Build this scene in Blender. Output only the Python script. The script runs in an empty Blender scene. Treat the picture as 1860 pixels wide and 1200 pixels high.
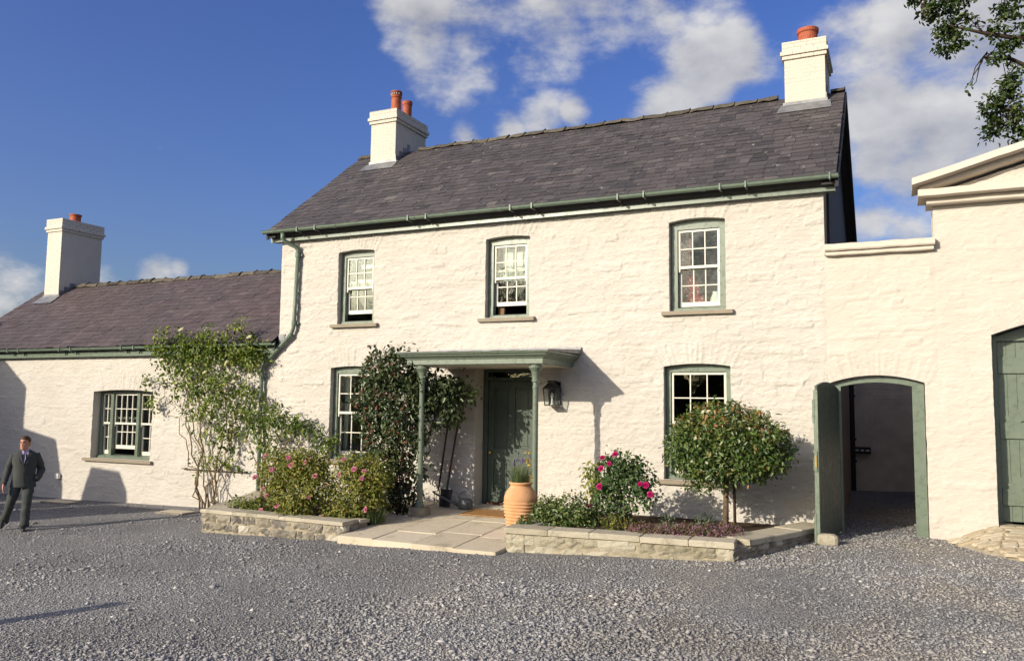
import bpy, math, random
import numpy as np
from mathutils import Vector, Matrix

random.seed(7)
RNG = np.random.default_rng(11)
scene = bpy.context.scene
COL = scene.collection

# ------------------------------------------------------------------ camera
def cam_matrix(yaw, pitch, roll):
    y, p, r = (math.radians(a) for a in (yaw, pitch, roll))
    F = Vector((math.sin(y) * math.cos(p), math.cos(y) * math.cos(p), math.sin(p)))
    R = Vector((math.cos(y), -math.sin(y), 0))
    U = R.cross(F)
    R2 = R * math.cos(r) + U * math.sin(r)
    U2 = -R * math.sin(r) + U * math.cos(r)
    return Matrix((R2, U2, -F)).transposed()

cd = bpy.data.cameras.new("camera")
cam = bpy.data.objects.new("camera", cd)
COL.objects.link(cam)
cd.sensor_width = 36.0
cd.lens = 1492.5 / 1860 * 36.0
cd.clip_end = 3000
cam.matrix_world = Matrix.Translation((0, -13.4, 1.9)) @ cam_matrix(-25.207, 5.162, 0.6994).to_4x4()
scene.camera = cam

# ------------------------------------------------------------------ light
SUN_TRAVEL = Vector((0.515, 1.0, -0.44)).normalized()
TO_SUN = -SUN_TRAVEL
SUN_EL = math.asin(TO_SUN.z)
SUN_ROT = math.atan2(TO_SUN.x, TO_SUN.y) % (2 * math.pi)

world = bpy.data.worlds.new("World")
scene.world = world
world.use_nodes = True
wt = world.node_tree
wt.nodes.clear()

def wn(kind, **kw):
    n = wt.nodes.new(kind)
    for k, v in kw.items():
        setattr(n, k, v)
    return n

def wmath(op, a, b=None, clamp=False):
    n = wn('ShaderNodeMath', operation=op, use_clamp=clamp)
    for i, v in enumerate((a, b)):
        if v is None:
            continue
        if isinstance(v, (int, float)):
            n.inputs[i].default_value = v
        else:
            wt.links.new(v, n.inputs[i])
    return n.outputs[0]

sky = wn('ShaderNodeTexSky', sky_type='NISHITA', sun_disc=False)
sky.sun_elevation = SUN_EL
sky.sun_rotation = SUN_ROT
sky.altitude = 100
sky.air_density = 1.0
sky.dust_density = 4.0
sky.ozone_density = 4.0
tc = wn('ShaderNodeTexCoord')
DIR = tc.outputs['Generated']
# cumulus scattered over the whole dome, thicker in some directions
mp = wn('ShaderNodeMapping')
mp.inputs['Scale'].default_value = (1.0, 1.0, 1.7)
mp.inputs['Location'].default_value = (0.37, 1.21, 0.4)
wt.links.new(DIR, mp.inputs['Vector'])
def wnoise(scale, detail, rough, off=None):
    n = wn('ShaderNodeTexNoise')
    n.inputs['Scale'].default_value = scale
    n.inputs['Detail'].default_value = detail
    n.inputs['Roughness'].default_value = rough
    src = mp.outputs['Vector']
    if off is not None:
        v = wn('ShaderNodeVectorMath', operation='ADD')
        v.inputs[1].default_value = off
        wt.links.new(src, v.inputs[0])
        src = v.outputs[0]
    wt.links.new(src, n.inputs['Vector'])
    return n.outputs['Fac']
fb = wnoise(6.5, 9.0, 0.58)
fb_s = wnoise(6.5, 5.0, 0.5, (-0.020, -0.02, 0.045))
lo = wnoise(2.3, 2.0, 0.5)
# directions (unit vectors) of the cloud banks: centre, angular radius, weight
BANKS = [((-0.513, 0.744, 0.428), 0.060, 0.64), ((-0.473, 0.774, 0.420), 0.075, 0.70), ((-0.425, 0.805, 0.415), 0.085, 0.74), ((-0.383, 0.836, 0.393), 0.060, 0.66), ((-0.347, 0.831, 0.434), 0.080, 0.70), ((-0.294, 0.847, 0.444), 0.070, 0.57), ((-0.235, 0.865, 0.443), 0.070, 0.53), ((-0.177, 0.880, 0.442), 0.060, 0.49), ((-0.195, 0.905, 0.379), 0.065, 0.80), ((-0.224, 0.907, 0.355), 0.050, 0.74), ((-0.161, 0.904, 0.395), 0.050, 0.78), ((-0.371, 0.865, 0.338), 0.045, 0.82), ((-0.406, 0.855, 0.324), 0.032, 0.74), ((-0.341, 0.876, 0.342), 0.030, 0.78), ((-0.453, 0.834, 0.315), 0.025, 0.58), ((0.019, 0.920, 0.391), 0.100, 0.84), ((0.059, 0.936, 0.348), 0.110, 0.90), ((-0.004, 0.945, 0.326), 0.075, 0.84), ((0.053, 0.955, 0.291), 0.100, 0.88), ((0.098, 0.933, 0.347), 0.110, 0.86), ((-0.016, 0.962, 0.272), 0.055, 0.78), ((0.032, 0.968, 0.249), 0.075, 0.84), ((-0.021, 0.978, 0.208), 0.050, 0.82), ((0.011, 0.981, 0.194), 0.045, 0.82), ((0.112, 0.915, 0.388), 0.100, 0.84), ((-0.028, 0.912, 0.408), 0.060, 0.72), ((0.122, 0.955, 0.270), 0.100, 0.78), ((-0.743, 0.653, 0.145), 0.036, 1.08), ((-0.731, 0.666, 0.149), 0.024, 1.02), ((-0.832, 0.540, 0.127), 0.060, 0.74), ((-0.821, 0.561, 0.106), 0.055, 0.72), ((-0.783, 0.610, 0.122), 0.050, 0.62), ((-0.831, 0.535, 0.152), 0.045, 0.68), ((-0.542, 0.745, 0.388), 0.030, 0.57)]
acc = None
for c, r, w in BANKS:
    d = wn('ShaderNodeVectorMath', operation='DISTANCE')
    wt.links.new(DIR, d.inputs[0])
    d.inputs[1].default_value = c
    m = wn('ShaderNodeMapRange', interpolation_type='SMOOTHSTEP')
    wt.links.new(d.outputs['Value'], m.inputs['Value'])
    m.inputs['From Min'].default_value = r * 1.45
    m.inputs['From Max'].default_value = r * 0.0
    m.inputs['To Min'].default_value = 0.0
    m.inputs['To Max'].default_value = w
    acc = m.outputs['Result'] if acc is None else wmath('MAXIMUM', acc, m.outputs['Result'])
dens = wmath('ADD', wmath('MULTIPLY', wmath('SUBTRACT', fb, 0.5), 2.1), wmath('MULTIPLY', acc, 0.80))
dens = wmath('ADD', dens, wmath('ADD', wmath('MULTIPLY', wmath('SUBTRACT', lo, 0.5), 0.5), 0.27))
# the wide clear stretch of blue over the wing and the house
clear = None
for c, r, w in [((-0.80, 0.47, 0.38), 0.50, 0.62), ((-0.70, 0.63, 0.30), 0.34, 0.62), ((-0.62, 0.72, 0.27), 0.20, 0.5), ((-0.30, 0.90, 0.30), 0.34, 0.36), ((-0.12, 0.96, 0.26), 0.14, 0.4), ((-0.70, 0.42, 0.60), 0.36, 0.5), ((0.0, 0.95, 0.27), 0.3, 0.25)]:
    d = wn('ShaderNodeVectorMath', operation='DISTANCE')
    wt.links.new(DIR, d.inputs[0])
    d.inputs[1].default_value = c
    m = wn('ShaderNodeMapRange', interpolation_type='SMOOTHSTEP')
    wt.links.new(d.outputs['Value'], m.inputs['Value'])
    m.inputs['From Min'].default_value = r
    m.inputs['From Max'].default_value = r * 0.45
    m.inputs['To Min'].default_value = 0.0
    m.inputs['To Max'].default_value = w
    clear = m.outputs['Result'] if clear is None else wmath('MAXIMUM', clear, m.outputs['Result'])
dens = wmath('SUBTRACT', dens, wmath('MINIMUM', clear, 0.50))
mk = wn('ShaderNodeMapRange', interpolation_type='SMOOTHSTEP')
wt.links.new(dens, mk.inputs['Value'])
mk.inputs['From Min'].default_value = 0.13
mk.inputs['From Max'].default_value = 0.62
mk.inputs['To Max'].default_value = 0.93
lit = wmath('ADD', wmath('MULTIPLY', wmath('SUBTRACT', fb, fb_s), 2.4), 0.55, clamp=True)
cmix = wn('ShaderNodeMix', data_type='RGBA')
wt.links.new(lit, cmix.inputs['Factor'])
cmix.inputs['A'].default_value = (2.0, 2.08, 2.4, 1)
cmix.inputs['B'].default_value = (4.5, 4.45, 4.4, 1)
hue = wn('ShaderNodeHueSaturation')
hue.inputs['Saturation'].default_value = 1.2
hue.inputs['Value'].default_value = 1.0
hue.inputs['Hue'].default_value = 0.522
wt.links.new(sky.outputs['Color'], hue.inputs['Color'])
smix = wn('ShaderNodeMix', data_type='RGBA')
wt.links.new(mk.outputs['Result'], smix.inputs['Factor'])
wt.links.new(hue.outputs['Color'], smix.inputs['A'])
wt.links.new(cmix.outputs['Result'], smix.inputs['B'])
bg = wn('ShaderNodeBackground')
bg.inputs['Strength'].default_value = 0.115
wt.links.new(smix.outputs['Result'], bg.inputs['Color'])
wo = wn('ShaderNodeOutputWorld')
wt.links.new(bg.outputs['Background'], wo.inputs['Surface'])

sl = bpy.data.lights.new("sun", 'SUN')
sl.energy = 3.65
sl.angle = math.radians(0.53)
sl.color = (1.0, 0.905, 0.745)
sun = bpy.data.objects.new("sun", sl)
COL.objects.link(sun)
sun.location = TO_SUN * 60
sun.rotation_euler = SUN_TRAVEL.to_track_quat('-Z', 'Y').to_euler()

vs = scene.view_settings
vs.view_transform = 'Standard'
vs.look = 'None'
vs.gamma = 1.0
vs.exposure = 0.55
scene.render.engine = 'CYCLES'
scene.cycles.use_denoising = True
scene.cycles.max_bounces = 8
scene.cycles.transparent_max_bounces = 16

# ------------------------------------------------------------------ numeric helpers
def _hash(ix, iy, s):
    h = (ix.astype(np.int64) * 374761393 + iy.astype(np.int64) * 668265263 + s * 1442695041) & 0x7fffffff
    h = ((h ^ (h >> 13)) * 1274126177) & 0x7fffffff
    h = h ^ (h >> 16)
    return (h & 0xffffff) / float(0xffffff)

def vnoise(x, y, s=0):
    x = np.asarray(x, float); y = np.asarray(y, float)
    ix = np.floor(x); iy = np.floor(y)
    fx = x - ix; fy = y - iy
    fx = fx * fx * (3 - 2 * fx); fy = fy * fy * (3 - 2 * fy)
    a = _hash(ix, iy, s); b = _hash(ix + 1, iy, s); c = _hash(ix, iy + 1, s); d = _hash(ix + 1, iy + 1, s)
    return (a * (1 - fx) + b * fx) * (1 - fy) + (c * (1 - fx) + d * fx) * fy * 1.0

def fbm(x, y, s=0, octv=4):
    t = 0; a = 0.5
    for o in range(octv):
        t = t + a * (vnoise(x * 2 ** o, y * 2 ** o, s + o * 17) - 0.5)
        a *= 0.5
    return t

def sstep(a, b, x):
    t = np.clip((x - a) / (b - a), 0, 1)
    return t * t * (3 - 2 * t)

# ------------------------------------------------------------------ object helpers
def WLOC(o):
    v = Vector((0, 0, 0))
    while o is not None:
        v = v + o.location
        if o.parent is not None:
            v = v + o.matrix_parent_inverse.translation
        o = o.parent
    return v

def adopt(o, parent):
    if parent is not None:
        o.parent = parent
        o.matrix_parent_inverse = Matrix.Translation(-WLOC(parent))

def raw_mesh(name, V, faces, attr=None, smooth=False):
    me = bpy.data.meshes.new(name)
    V = np.asarray(V, dtype=np.float64)
    if isinstance(faces, np.ndarray):
        n, k = faces.shape
        me.vertices.add(len(V))
        me.vertices.foreach_set('co', V.astype(np.float32).ravel())
        me.loops.add(n * k)
        me.loops.foreach_set('vertex_index', faces.astype(np.int32).ravel())
        me.polygons.add(n)
        me.polygons.foreach_set('loop_start', np.arange(0, n * k, k, dtype=np.int32))
        try:
            me.polygons.foreach_set('loop_total', np.full(n, k, dtype=np.int32))
        except Exception:
            pass
        me.update(calc_edges=True)
    else:
        me.from_pydata([tuple(v) for v in V], [], faces)
        me.update()
    if attr is not None:
        a = me.attributes.new('tone', 'FLOAT', 'FACE')
        a.data.foreach_set('value', np.asarray(attr, dtype=np.float32))
    if smooth:
        me.polygons.foreach_set('use_smooth', np.ones(len(me.polygons), dtype=bool))
    return me

def mk(name, V, faces, mat, parent=None, attr=None, smooth=False, kind=None):
    """one mesh object; vertices in world space, origin moved to the foot of its box"""
    V = np.asarray(V, dtype=np.float64)
    lo_, hi_ = V.min(0), V.max(0)
    org = np.array([(lo_[0] + hi_[0]) / 2, (lo_[1] + hi_[1]) / 2, lo_[2]])
    me = raw_mesh(name, V - org, faces, attr, smooth)
    me.materials.append(mat)
    o = bpy.data.objects.new(name, me)
    COL.objects.link(o)
    o.location = org
    adopt(o, parent)
    if kind:
        o['kind'] = kind
    return o

def thing(name, label, cat, loc, group=None):
    o = bpy.data.objects.new(name, None)
    o.empty_display_size = 0.1
    COL.objects.link(o)
    o.location = loc
    tag(o, label, cat, group)
    return o

def tag(o, label, cat, group=None):
    o['label'] = label
    o['category'] = cat
    if group:
        o['group'] = group
    return o

class MB:
    def __init__(s):
        s.v = []; s.f = []; s.t = []
    def add(s, V, F, tone=0.5):
        b = len(s.v)
        s.v.extend([tuple(map(float, p)) for p in V])
        s.f.extend([tuple(i + b for i in q) for q in F])
        s.t.extend([tone] * len(F))
        return s
    def box(s, x0, x1, y0, y1, z0, z1, tone=0.5):
        V = [(x, y, z) for z in (z0, z1) for y in (y0, y1) for x in (x0, x1)]
        F = [(0, 2, 3, 1), (4, 5, 7, 6), (0, 1, 5, 4), (2, 6, 7, 3), (0, 4, 6, 2), (1, 3, 7, 5)]
        return s.add(V, F, tone)
    def bar(s, p, q, w, h, up=(0, 0, 1), tone=0.5):
        p = Vector(p); q = Vector(q); d = (q - p).normalized()
        side = d.cross(Vector(up))
        if side.length < 1e-4:
            side = d.cross(Vector((1, 0, 0)))
        side.normalize(); u = side.cross(d)
        V = []
        for c in (p, q):
            for a, b in ((-1, -1), (1, -1), (1, 1), (-1, 1)):
                V.append(c + side * (a * w / 2) + u * (b * h / 2))
        F = [(3, 2, 1, 0), (4, 5, 6, 7), (0, 1, 5, 4), (1, 2, 6, 5), (2, 3, 7, 6), (3, 0, 4, 7)]
        return s.add(V, F, tone)
    def tube(s, path, rad, n=8, cap=True, tone=0.5, sq=(1, 1)):
        path = [Vector(p) for p in path]
        if not hasattr(rad, '__len__'):
            rad = [rad] * len(path)
        rings = []
        ref = None
        for i, p in enumerate(path):
            d = (path[min(i + 1, len(path) - 1)] - path[max(i - 1, 0)])
            d = d.normalized() if d.length > 1e-9 else Vector((0, 0, 1))
            if ref is None:
                ref = Vector((1, 0, 0)) if abs(d.x) < 0.9 else Vector((0, 1, 0))
            a = (ref - d * ref.dot(d)).normalized()
            b = d.cross(a)
            ref = a
            rings.append([p + a * (math.cos(2 * math.pi * k / n) * rad[i] * sq[0]) + b * (math.sin(2 * math.pi * k / n) * rad[i] * sq[1]) for k in range(n)])
        V = [v for r in rings for v in r]
        F = []
        for i in range(len(path) - 1):
            for k in range(n):
                k2 = (k + 1) % n
                F.append((i * n + k, i * n + k2, (i + 1) * n + k2, (i + 1) * n + k))
        if cap:
            F.append(tuple(range(n - 1, -1, -1)))
            F.append(tuple((len(path) - 1) * n + k for k in range(n)))
        return s.add(V, F, tone)
    def lathe(s, prof, c, n=20, tone=0.5, jit=0):
        V = []; F = []
        for r, z in prof:
            for k in range(n):
                a = 2 * math.pi * k / n
                V.append((c[0] + math.cos(a) * r, c[1] + math.sin(a) * r, c[2] + z))
        for i in range(len(prof) - 1):
            for k in range(n):
                k2 = (k + 1) % n
                F.append((i * n + k, i * n + k2, (i + 1) * n + k2, (i + 1) * n + k))
        F.append(tuple(range(n - 1, -1, -1)))
        F.append(tuple((len(prof) - 1) * n + k for k in range(n)))
        return s.add(V, F, tone)
    def prism(s, poly, axis, a0, a1, tone=0.5):
        """poly of 2D points extruded along an axis: 'x' -> (y,z), 'y' -> (x,z), 'z' -> (x,y)"""
        n = len(poly)
        def P(p, a):
            return {'x': (a, p[0], p[1]), 'y': (p[0], a, p[1]), 'z': (p[0], p[1], a)}[axis]
        V = [P(p, a0) for p in poly] + [P(p, a1) for p in poly]
        area = sum(poly[i][0] * poly[(i + 1) % n][1] - poly[(i + 1) % n][0] * poly[i][1] for i in range(n))
        flip = (area < 0) ^ (axis == 'y')
        F = [tuple(range(n)), tuple(range(2 * n - 1, n - 1, -1))]
        F = [tuple(reversed(F[0])), tuple(reversed(F[1]))]
        for i in range(n):
            j = (i + 1) % n
            F.append((i, j, n + j, n + i))
        if flip:
            F = [tuple(reversed(q)) for q in F]
        return s.add(V, F, tone)
    def build(s, name, mat, parent=None, smooth=False, kind=None, bevel=0):
        o = mk(name, s.v, s.f, mat, parent, s.t, smooth, kind)
        if bevel:
            m = o.modifiers.new('bevel', 'BEVEL')
            m.width = bevel; m.segments = 2; m.limit_method = 'ANGLE'
        return o

# ------------------------------------------------------------------ materials
class NT:
    def __init__(s, name):
        s.m = bpy.data.materials.new(name)
        s.m.use_nodes = True
        s.t = s.m.node_tree
        s.b = s.t.nodes['Principled BSDF']
        s.out = s.t.nodes['Material Output']
    def n(s, kind, ins=None, **kw):
        nd = s.t.nodes.new(kind)
        for k, v in kw.items():
            setattr(nd, k, v)
        for k, v in (ins or {}).items():
            s.set(nd, k, v)
        return nd
    def set(s, nd, k, v):
        if isinstance(v, bpy.types.NodeSocket):
            s.t.links.new(v, nd.inputs[k])
        else:
            nd.inputs[k].default_value = v
    def pos(s):
        return s.n('ShaderNodeNewGeometry').outputs['Position']
    def noise(s, scale, detail=4, rough=0.55, vec=None, dist=0.0):
        nd = s.n('ShaderNodeTexNoise', {'Scale': scale, 'Detail': detail, 'Roughness': rough, 'Distortion': dist})
        s.t.links.new(vec if vec is not None else s.pos(), nd.inputs['Vector'])
        return nd.outputs['Fac']
    def ramp(s, fac, stops):
        nd = s.n('ShaderNodeValToRGB')
        el = nd.color_ramp.elements
        while len(el) < len(stops):
            el.new(0.5)
        for e, (p, c) in zip(el, stops):
            e.position = p
            e.color = (*c, 1) if len(c) == 3 else c
        s.t.links.new(fac, nd.inputs['Fac'])
        return nd.outputs['Color']
    def mix(s, fac, a, b, mode='MIX'):
        nd = s.n('ShaderNodeMix', data_type='RGBA', blend_type=mode)
        for k, v in (('Factor', fac), ('A', a), ('B', b)):
            if isinstance(v, tuple) and len(v) == 3:
                v = (*v, 1)
            s.set(nd, k, v)
        return nd.outputs['Result']
    def math(s, op, a, b=0.0, clamp=False):
        nd = s.n('ShaderNodeMath', operation=op, use_clamp=clamp)
        s.set(nd, 0, a); s.set(nd, 1, b)
        return nd.outputs[0]
    def rng(s, v, a, b, c=0.0, d=1.0):
        nd = s.n('ShaderNodeMapRange', {'From Min': a, 'From Max': b, 'To Min': c, 'To Max': d})
        s.t.links.new(v, nd.inputs['Value'])
        return nd.outputs['Result']
    def attr(s, name='tone'):
        return s.n('ShaderNodeAttribute', attribute_name=name).outputs['Fac']
    def bump(s, h, strength=0.4, dist=0.01):
        nd = s.n('ShaderNodeBump', {'Strength': strength, 'Distance': dist})
        s.t.links.new(h, nd.inputs['Height'])
        s.t.links.new(nd.outputs['Normal'], s.b.inputs['Normal'])
    def base(s, c, rough=0.7, spec=0.3, metal=0.0):
        if isinstance(c, tuple) and len(c) == 3:
            c = (*c, 1)
        s.set(s.b, 'Base Color', c)
        s.set(s.b, 'Roughness', rough)
        s.set(s.b, 'Specular IOR Level', spec)
        s.set(s.b, 'Metallic', metal)
        return s

def mat_limewash(name, c0, c1, relief=0.5):
    t = NT(name)
    col = t.ramp(t.noise(1.1, 5, 0.6), [(0.3, c0), (0.62, c1)])
    grime = t.rng(t.noise(0.55, 7, 0.68), 0.56, 0.80, 0.0, 0.35)
    col = t.mix(grime, col, (c0[0] * 0.84, c0[1] * 0.80, c0[2] * 0.72))
    t.base(col, 0.85, 0.2)
    mp_ = t.n('ShaderNodeMapping', {'Scale': (8.0, 8.0, 23.0)})
    t.t.links.new(t.pos(), mp_.inputs['Vector'])
    chips = t.rng(t.noise(1.0, 6, 0.6, mp_.outputs['Vector'], 0.8), 0.42, 0.55)
    h = t.math('ADD', t.math('MULTIPLY', chips, 0.55), t.math('ADD', t.noise(24, 6, 0.65), t.math('MULTIPLY', t.noise(90, 3, 0.6), 0.35)))
    t.bump(h, relief, 0.013)
    return t.m

def mat_paint(name, c, rough=0.4, var=0.12, spec=0.45):
    t = NT(name)
    n = t.noise(7, 8, 0.72)
    col = t.ramp(n, [(0.3, tuple(x * (1 - var) for x in c)), (0.7, tuple(min(1, x * (1 + var)) for x in c))])
    col = t.mix(t.rng(t.noise(3.5, 9, 0.75), 0.58, 0.74, 0, min(0.5, var * 3)), col, tuple(x * 0.55 for x in c))
    t.base(col, t.rng(t.noise(14, 4), 0.3, 0.7, rough - 0.08, rough + 0.15), spec)
    t.bump(t.noise(55, 3), 0.10, 0.004)
    return t.m

def mat_slate(name, stops, lichen=0.5):
    t = NT(name)
    col = t.ramp(t.attr(), stops)
    col = t.mix(t.rng(t.noise(0.9, 4), 0.4, 0.7, 0, 0.5), col, (0.088, 0.074, 0.074))
    col = t.mix(t.rng(t.noise(1.6, 6, 0.7), 0.5, 0.72, 0, 0.7), col, (0.036, 0.034, 0.034))
    g = t.rng(t.noise(3.2, 8, 0.72), 0.56, 0.70, 0, 0.75)
    col = t.mix(t.math('MULTIPLY', g, 0.5), col, (0.17, 0.15, 0.13))
    li = t.rng(t.noise(7.5, 6, 0.66, dist=0.6), 0.635, 0.70, 0, lichen)
    col = t.mix(li, col, (0.36, 0.34, 0.30))
    t.base(col, t.rng(t.noise(9, 4), 0.3, 0.7, 0.48, 0.75), 0.4)
    t.bump(t.noise(38, 6, 0.65), 0.35, 0.008)
    return t.m

def mat_stone(name, stops, stain=(0.10, 0.085, 0.06), bump=0.5, scale=1.0, stain_amt=0.7, spec=0.2):
    t = NT(name)
    col = t.ramp(t.attr(), stops)
    col = t.mix(t.rng(t.noise(6 * scale, 7, 0.65), 0.35, 0.7, 0, 0.5), col, stops[-1][1])
    col = t.mix(t.rng(t.noise(3.1 * scale, 8, 0.7), 0.53, 0.70, 0, stain_amt), col, stain)
    t.base(col, 0.85, spec)
    h = t.math('ADD', t.noise(16 * scale, 7, 0.65), t.math('MULTIPLY', t.noise(70 * scale, 4), 0.4))
    t.bump(h, bump, 0.02)
    return t.m

def mat_leaf(name, stops, trans=0.28, rough=0.45, spec=0.35):
    t = NT(name)
    col = t.ramp(t.attr(), stops)
    col = t.mix(t.rng(t.noise(6, 3), 0.3, 0.7, 0, 0.25), col, stops[0][1])
    t.base(col, rough, spec)
    tr = t.n('ShaderNodeBsdfTranslucent')
    tcol = t.mix(1.0, col, (1.0, 1.25, 0.45), 'MULTIPLY')
    t.t.links.new(tcol, tr.inputs['Color'])
    mx = t.n('ShaderNodeMixShader', {'Fac': trans})
    t.t.links.new(t.b.outputs[0], mx.inputs[1])
    t.t.links.new(tr.outputs[0], mx.inputs[2])
    t.t.links.new(mx.outputs[0], t.out.inputs['Surface'])
    return t.m

def mat_plain(name, c, rough=0.6, spec=0.3, metal=0.0, var=0.15, nscale=8, bump=0.15):
    t = NT(name)
    col = t.ramp(t.noise(nscale, 5), [(0.3, tuple(x * (1 - var) for x in c)), (0.7, tuple(min(1, x * (1 + var)) for x in c))])
    t.base(col, rough, spec, metal)
    if bump:
        t.bump(t.noise(nscale * 6, 4), bump, 0.006)
    return t.m

def mat_glass(name):
    t = NT(name)
    g = t.n('ShaderNodeBsdfGlossy', {'Roughness': 0.015, 'Color': (1, 1, 1, 1)})
    wob = t.n('ShaderNodeBump', {'Strength': 0.10, 'Distance': 0.02})
    t.t.links.new(t.noise(5, 2), wob.inputs['Height'])
    t.t.links.new(wob.outputs['Normal'], g.inputs['Normal'])
    tr = t.n('ShaderNodeBsdfTransparent', {'Color': (0.86, 0.9, 0.88, 1)})
    fr = t.n('ShaderNodeFresnel', {'IOR': 1.55})
    fac = t.math('ADD', t.math('MULTIPLY', fr.outputs[0], 0.85), 0.0, clamp=True)
    mx = t.n('ShaderNodeMixShader', {'Fac': fac})
    t.t.links.new(tr.outputs[0], mx.inputs[1])
    t.t.links.new(g.outputs[0], mx.inputs[2])
    t.t.links.new(mx.outputs[0], t.out.inputs['Surface'])
    return t.m

M = {}
M['lime'] = mat_limewash('limewash', (0.506, 0.466, 0.412), (0.560, 0.522, 0.466), 0.6)
M['lime_smooth'] = mat_limewash('limewash_smooth', (0.516, 0.467, 0.402), (0.556, 0.509, 0.444), 0.42)
M['lime_trim'] = mat_paint('limewash_trim', (0.57, 0.505, 0.425), 0.75, 0.05, 0.2)
M['brick_white'] = mat_limewash('whitewashed_brick', (0.54, 0.49, 0.415), (0.60, 0.55, 0.47), 0.25)
M['green'] = mat_paint('sage_green_paint', (0.138, 0.172, 0.128), 0.30, 0.08, 0.6)
M['green_shaded'] = mat_paint('shaded_green_paint', (0.060, 0.080, 0.062), 0.36, 0.07)  # sage paint darkened to put the doors' shade into the colour
M['green_gutter'] = mat_paint('weathered_green_iron', (0.125, 0.165, 0.125), 0.4, 0.2)
M['cream'] = mat_paint('cream_sash_paint', (0.66, 0.63, 0.53), 0.45, 0.04)
M['soffit'] = mat_paint('pale_soffit_paint', (0.55, 0.52, 0.42), 0.5, 0.06)
M['sill'] = mat_paint('stone_colour_sill_paint', (0.27, 0.225, 0.165), 0.65, 0.12, 0.25)
M['slate'] = mat_slate('welsh_slate', [(0.0, (0.036, 0.033, 0.035)), (0.4, (0.066, 0.058, 0.060)), (0.8, (0.092, 0.080, 0.081)), (1.0, (0.15, 0.135, 0.125))], 0.75)
M['slate_wing'] = mat_slate('purple_slate', [(0.0, (0.062, 0.045, 0.046)), (0.5, (0.090, 0.066, 0.066)), (1.0, (0.125, 0.096, 0.094))], 0.35)
M['slate_dark'] = mat_plain('dark_roof_and_gable', (0.030, 0.028, 0.029), 0.7, 0.3)
M['passage'] = mat_plain('old_distemper', (0.70, 0.62, 0.52), 0.9, 0.2, nscale=3)
M['render_grey'] = mat_plain('grey_cement_render', (0.27, 0.22, 0.165), 0.9, 0.2, nscale=3)
M['ridge'] = mat_stone('mossy_ridge', [(0.0, (0.06, 0.05, 0.04)), (0.5, (0.10, 0.085, 0.066)), (1.0, (0.16, 0.14, 0.11))], (0.055, 0.055, 0.02), 1.0, 3.0, 0.85)
M['lead'] = mat_plain('lead_sheet', (0.20, 0.20, 0.21), 0.5, 0.5, 0.3, 0.3, 5)
M['terracotta_red'] = mat_plain('red_chimney_pot', (0.34, 0.085, 0.04), 0.65, 0.3, var=0.2)
def _terracotta():
    t = NT('terracotta_jar')
    col = t.ramp(t.noise(5, 5), [(0.3, (0.50, 0.25, 0.115)), (0.7, (0.60, 0.33, 0.165))])
    col = t.mix(t.rng(t.noise(2.6, 7, 0.7), 0.5, 0.72, 0, 0.7), col, (0.62, 0.44, 0.28))
    col = t.mix(t.rng(t.noise(9, 6, 0.7), 0.6, 0.72, 0, 0.55), col, (0.30, 0.16, 0.08))
    t.base(col, 0.85, 0.2)
    t.bump(t.noise(60, 4), 0.25, 0.006)
    return t.m
M['terracotta'] = _terracotta()
M['glass'] = mat_glass('window_glass')
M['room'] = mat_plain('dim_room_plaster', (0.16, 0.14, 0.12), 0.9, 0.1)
M['off_white'] = mat_plain('plain_white', (0.75, 0.74, 0.70), 0.8, 0.1)
M['black_iron'] = mat_plain('black_iron', (0.012, 0.012, 0.012), 0.45, 0.5)
M['brass'] = mat_plain('brass', (0.55, 0.36, 0.10), 0.3, 0.5, 1.0)
M['wood'] = mat_plain('weathered_wood', (0.20, 0.12, 0.065), 0.75, 0.2, var=0.3, nscale=14)
M['wood_dark'] = mat_plain('dark_handle_wood', (0.075, 0.030, 0.018), 0.55, 0.3, var=0.3, nscale=14)
M['zinc'] = mat_plain('dull_zinc', (0.14, 0.15, 0.15), 0.5, 0.5, 0.6, 0.25, 9)
M['white_plastic'] = mat_plain('white_plastic', (0.75, 0.72, 0.66), 0.4, 0.4, bump=0)
M['coir'] = mat_plain('coir_mat', (0.30, 0.165, 0.07), 0.95, 0.05, var=0.35, nscale=60, bump=0.8)
M['flag'] = mat_stone('flagstone', [(0.0, (0.45, 0.385, 0.28)), (0.5, (0.52, 0.45, 0.335)), (1.0, (0.585, 0.51, 0.39))], (0.26, 0.215, 0.155), 0.5, 0.9, 0.65)
M['coping'] = mat_stone('bed_coping_stone', [(0.0, (0.34, 0.30, 0.22)), (0.5, (0.41, 0.365, 0.275)), (1.0, (0.47, 0.42, 0.32))], (0.17, 0.145, 0.09), 0.6, 1.2, 0.75)
M['bedstone'] = mat_stone('old_garden_stone', [(0.0, (0.095, 0.085, 0.075)), (0.35, (0.19, 0.165, 0.12)), (0.7, (0.30, 0.26, 0.19)), (1.0, (0.50, 0.46, 0.38))], (0.11, 0.09, 0.055), 0.9, 1.3, 0.7)
M['bedstone_pale'] = mat_stone('pale_lime_stone', [(0.0, (0.20, 0.175, 0.115)), (0.6, (0.32, 0.285, 0.20)), (1.0, (0.46, 0.42, 0.32))], (0.115, 0.10, 0.06), 1.0, 1.6, 0.8)
M['mortar'] = mat_plain('lime_mortar', (0.33, 0.285, 0.205), 0.95, 0.1, var=0.3)
M['cobble'] = mat_stone('sandy_cobble', [(0.0, (0.40, 0.32, 0.21)), (0.5, (0.48, 0.40, 0.28)), (1.0, (0.54, 0.47, 0.35))], (0.20, 0.16, 0.09), 0.6, 2.0, 0.5)
M['soil'] = mat_plain('garden_soil', (0.055, 0.038, 0.026), 0.95, 0.1, var=0.4, nscale=20, bump=1.0)
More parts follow.
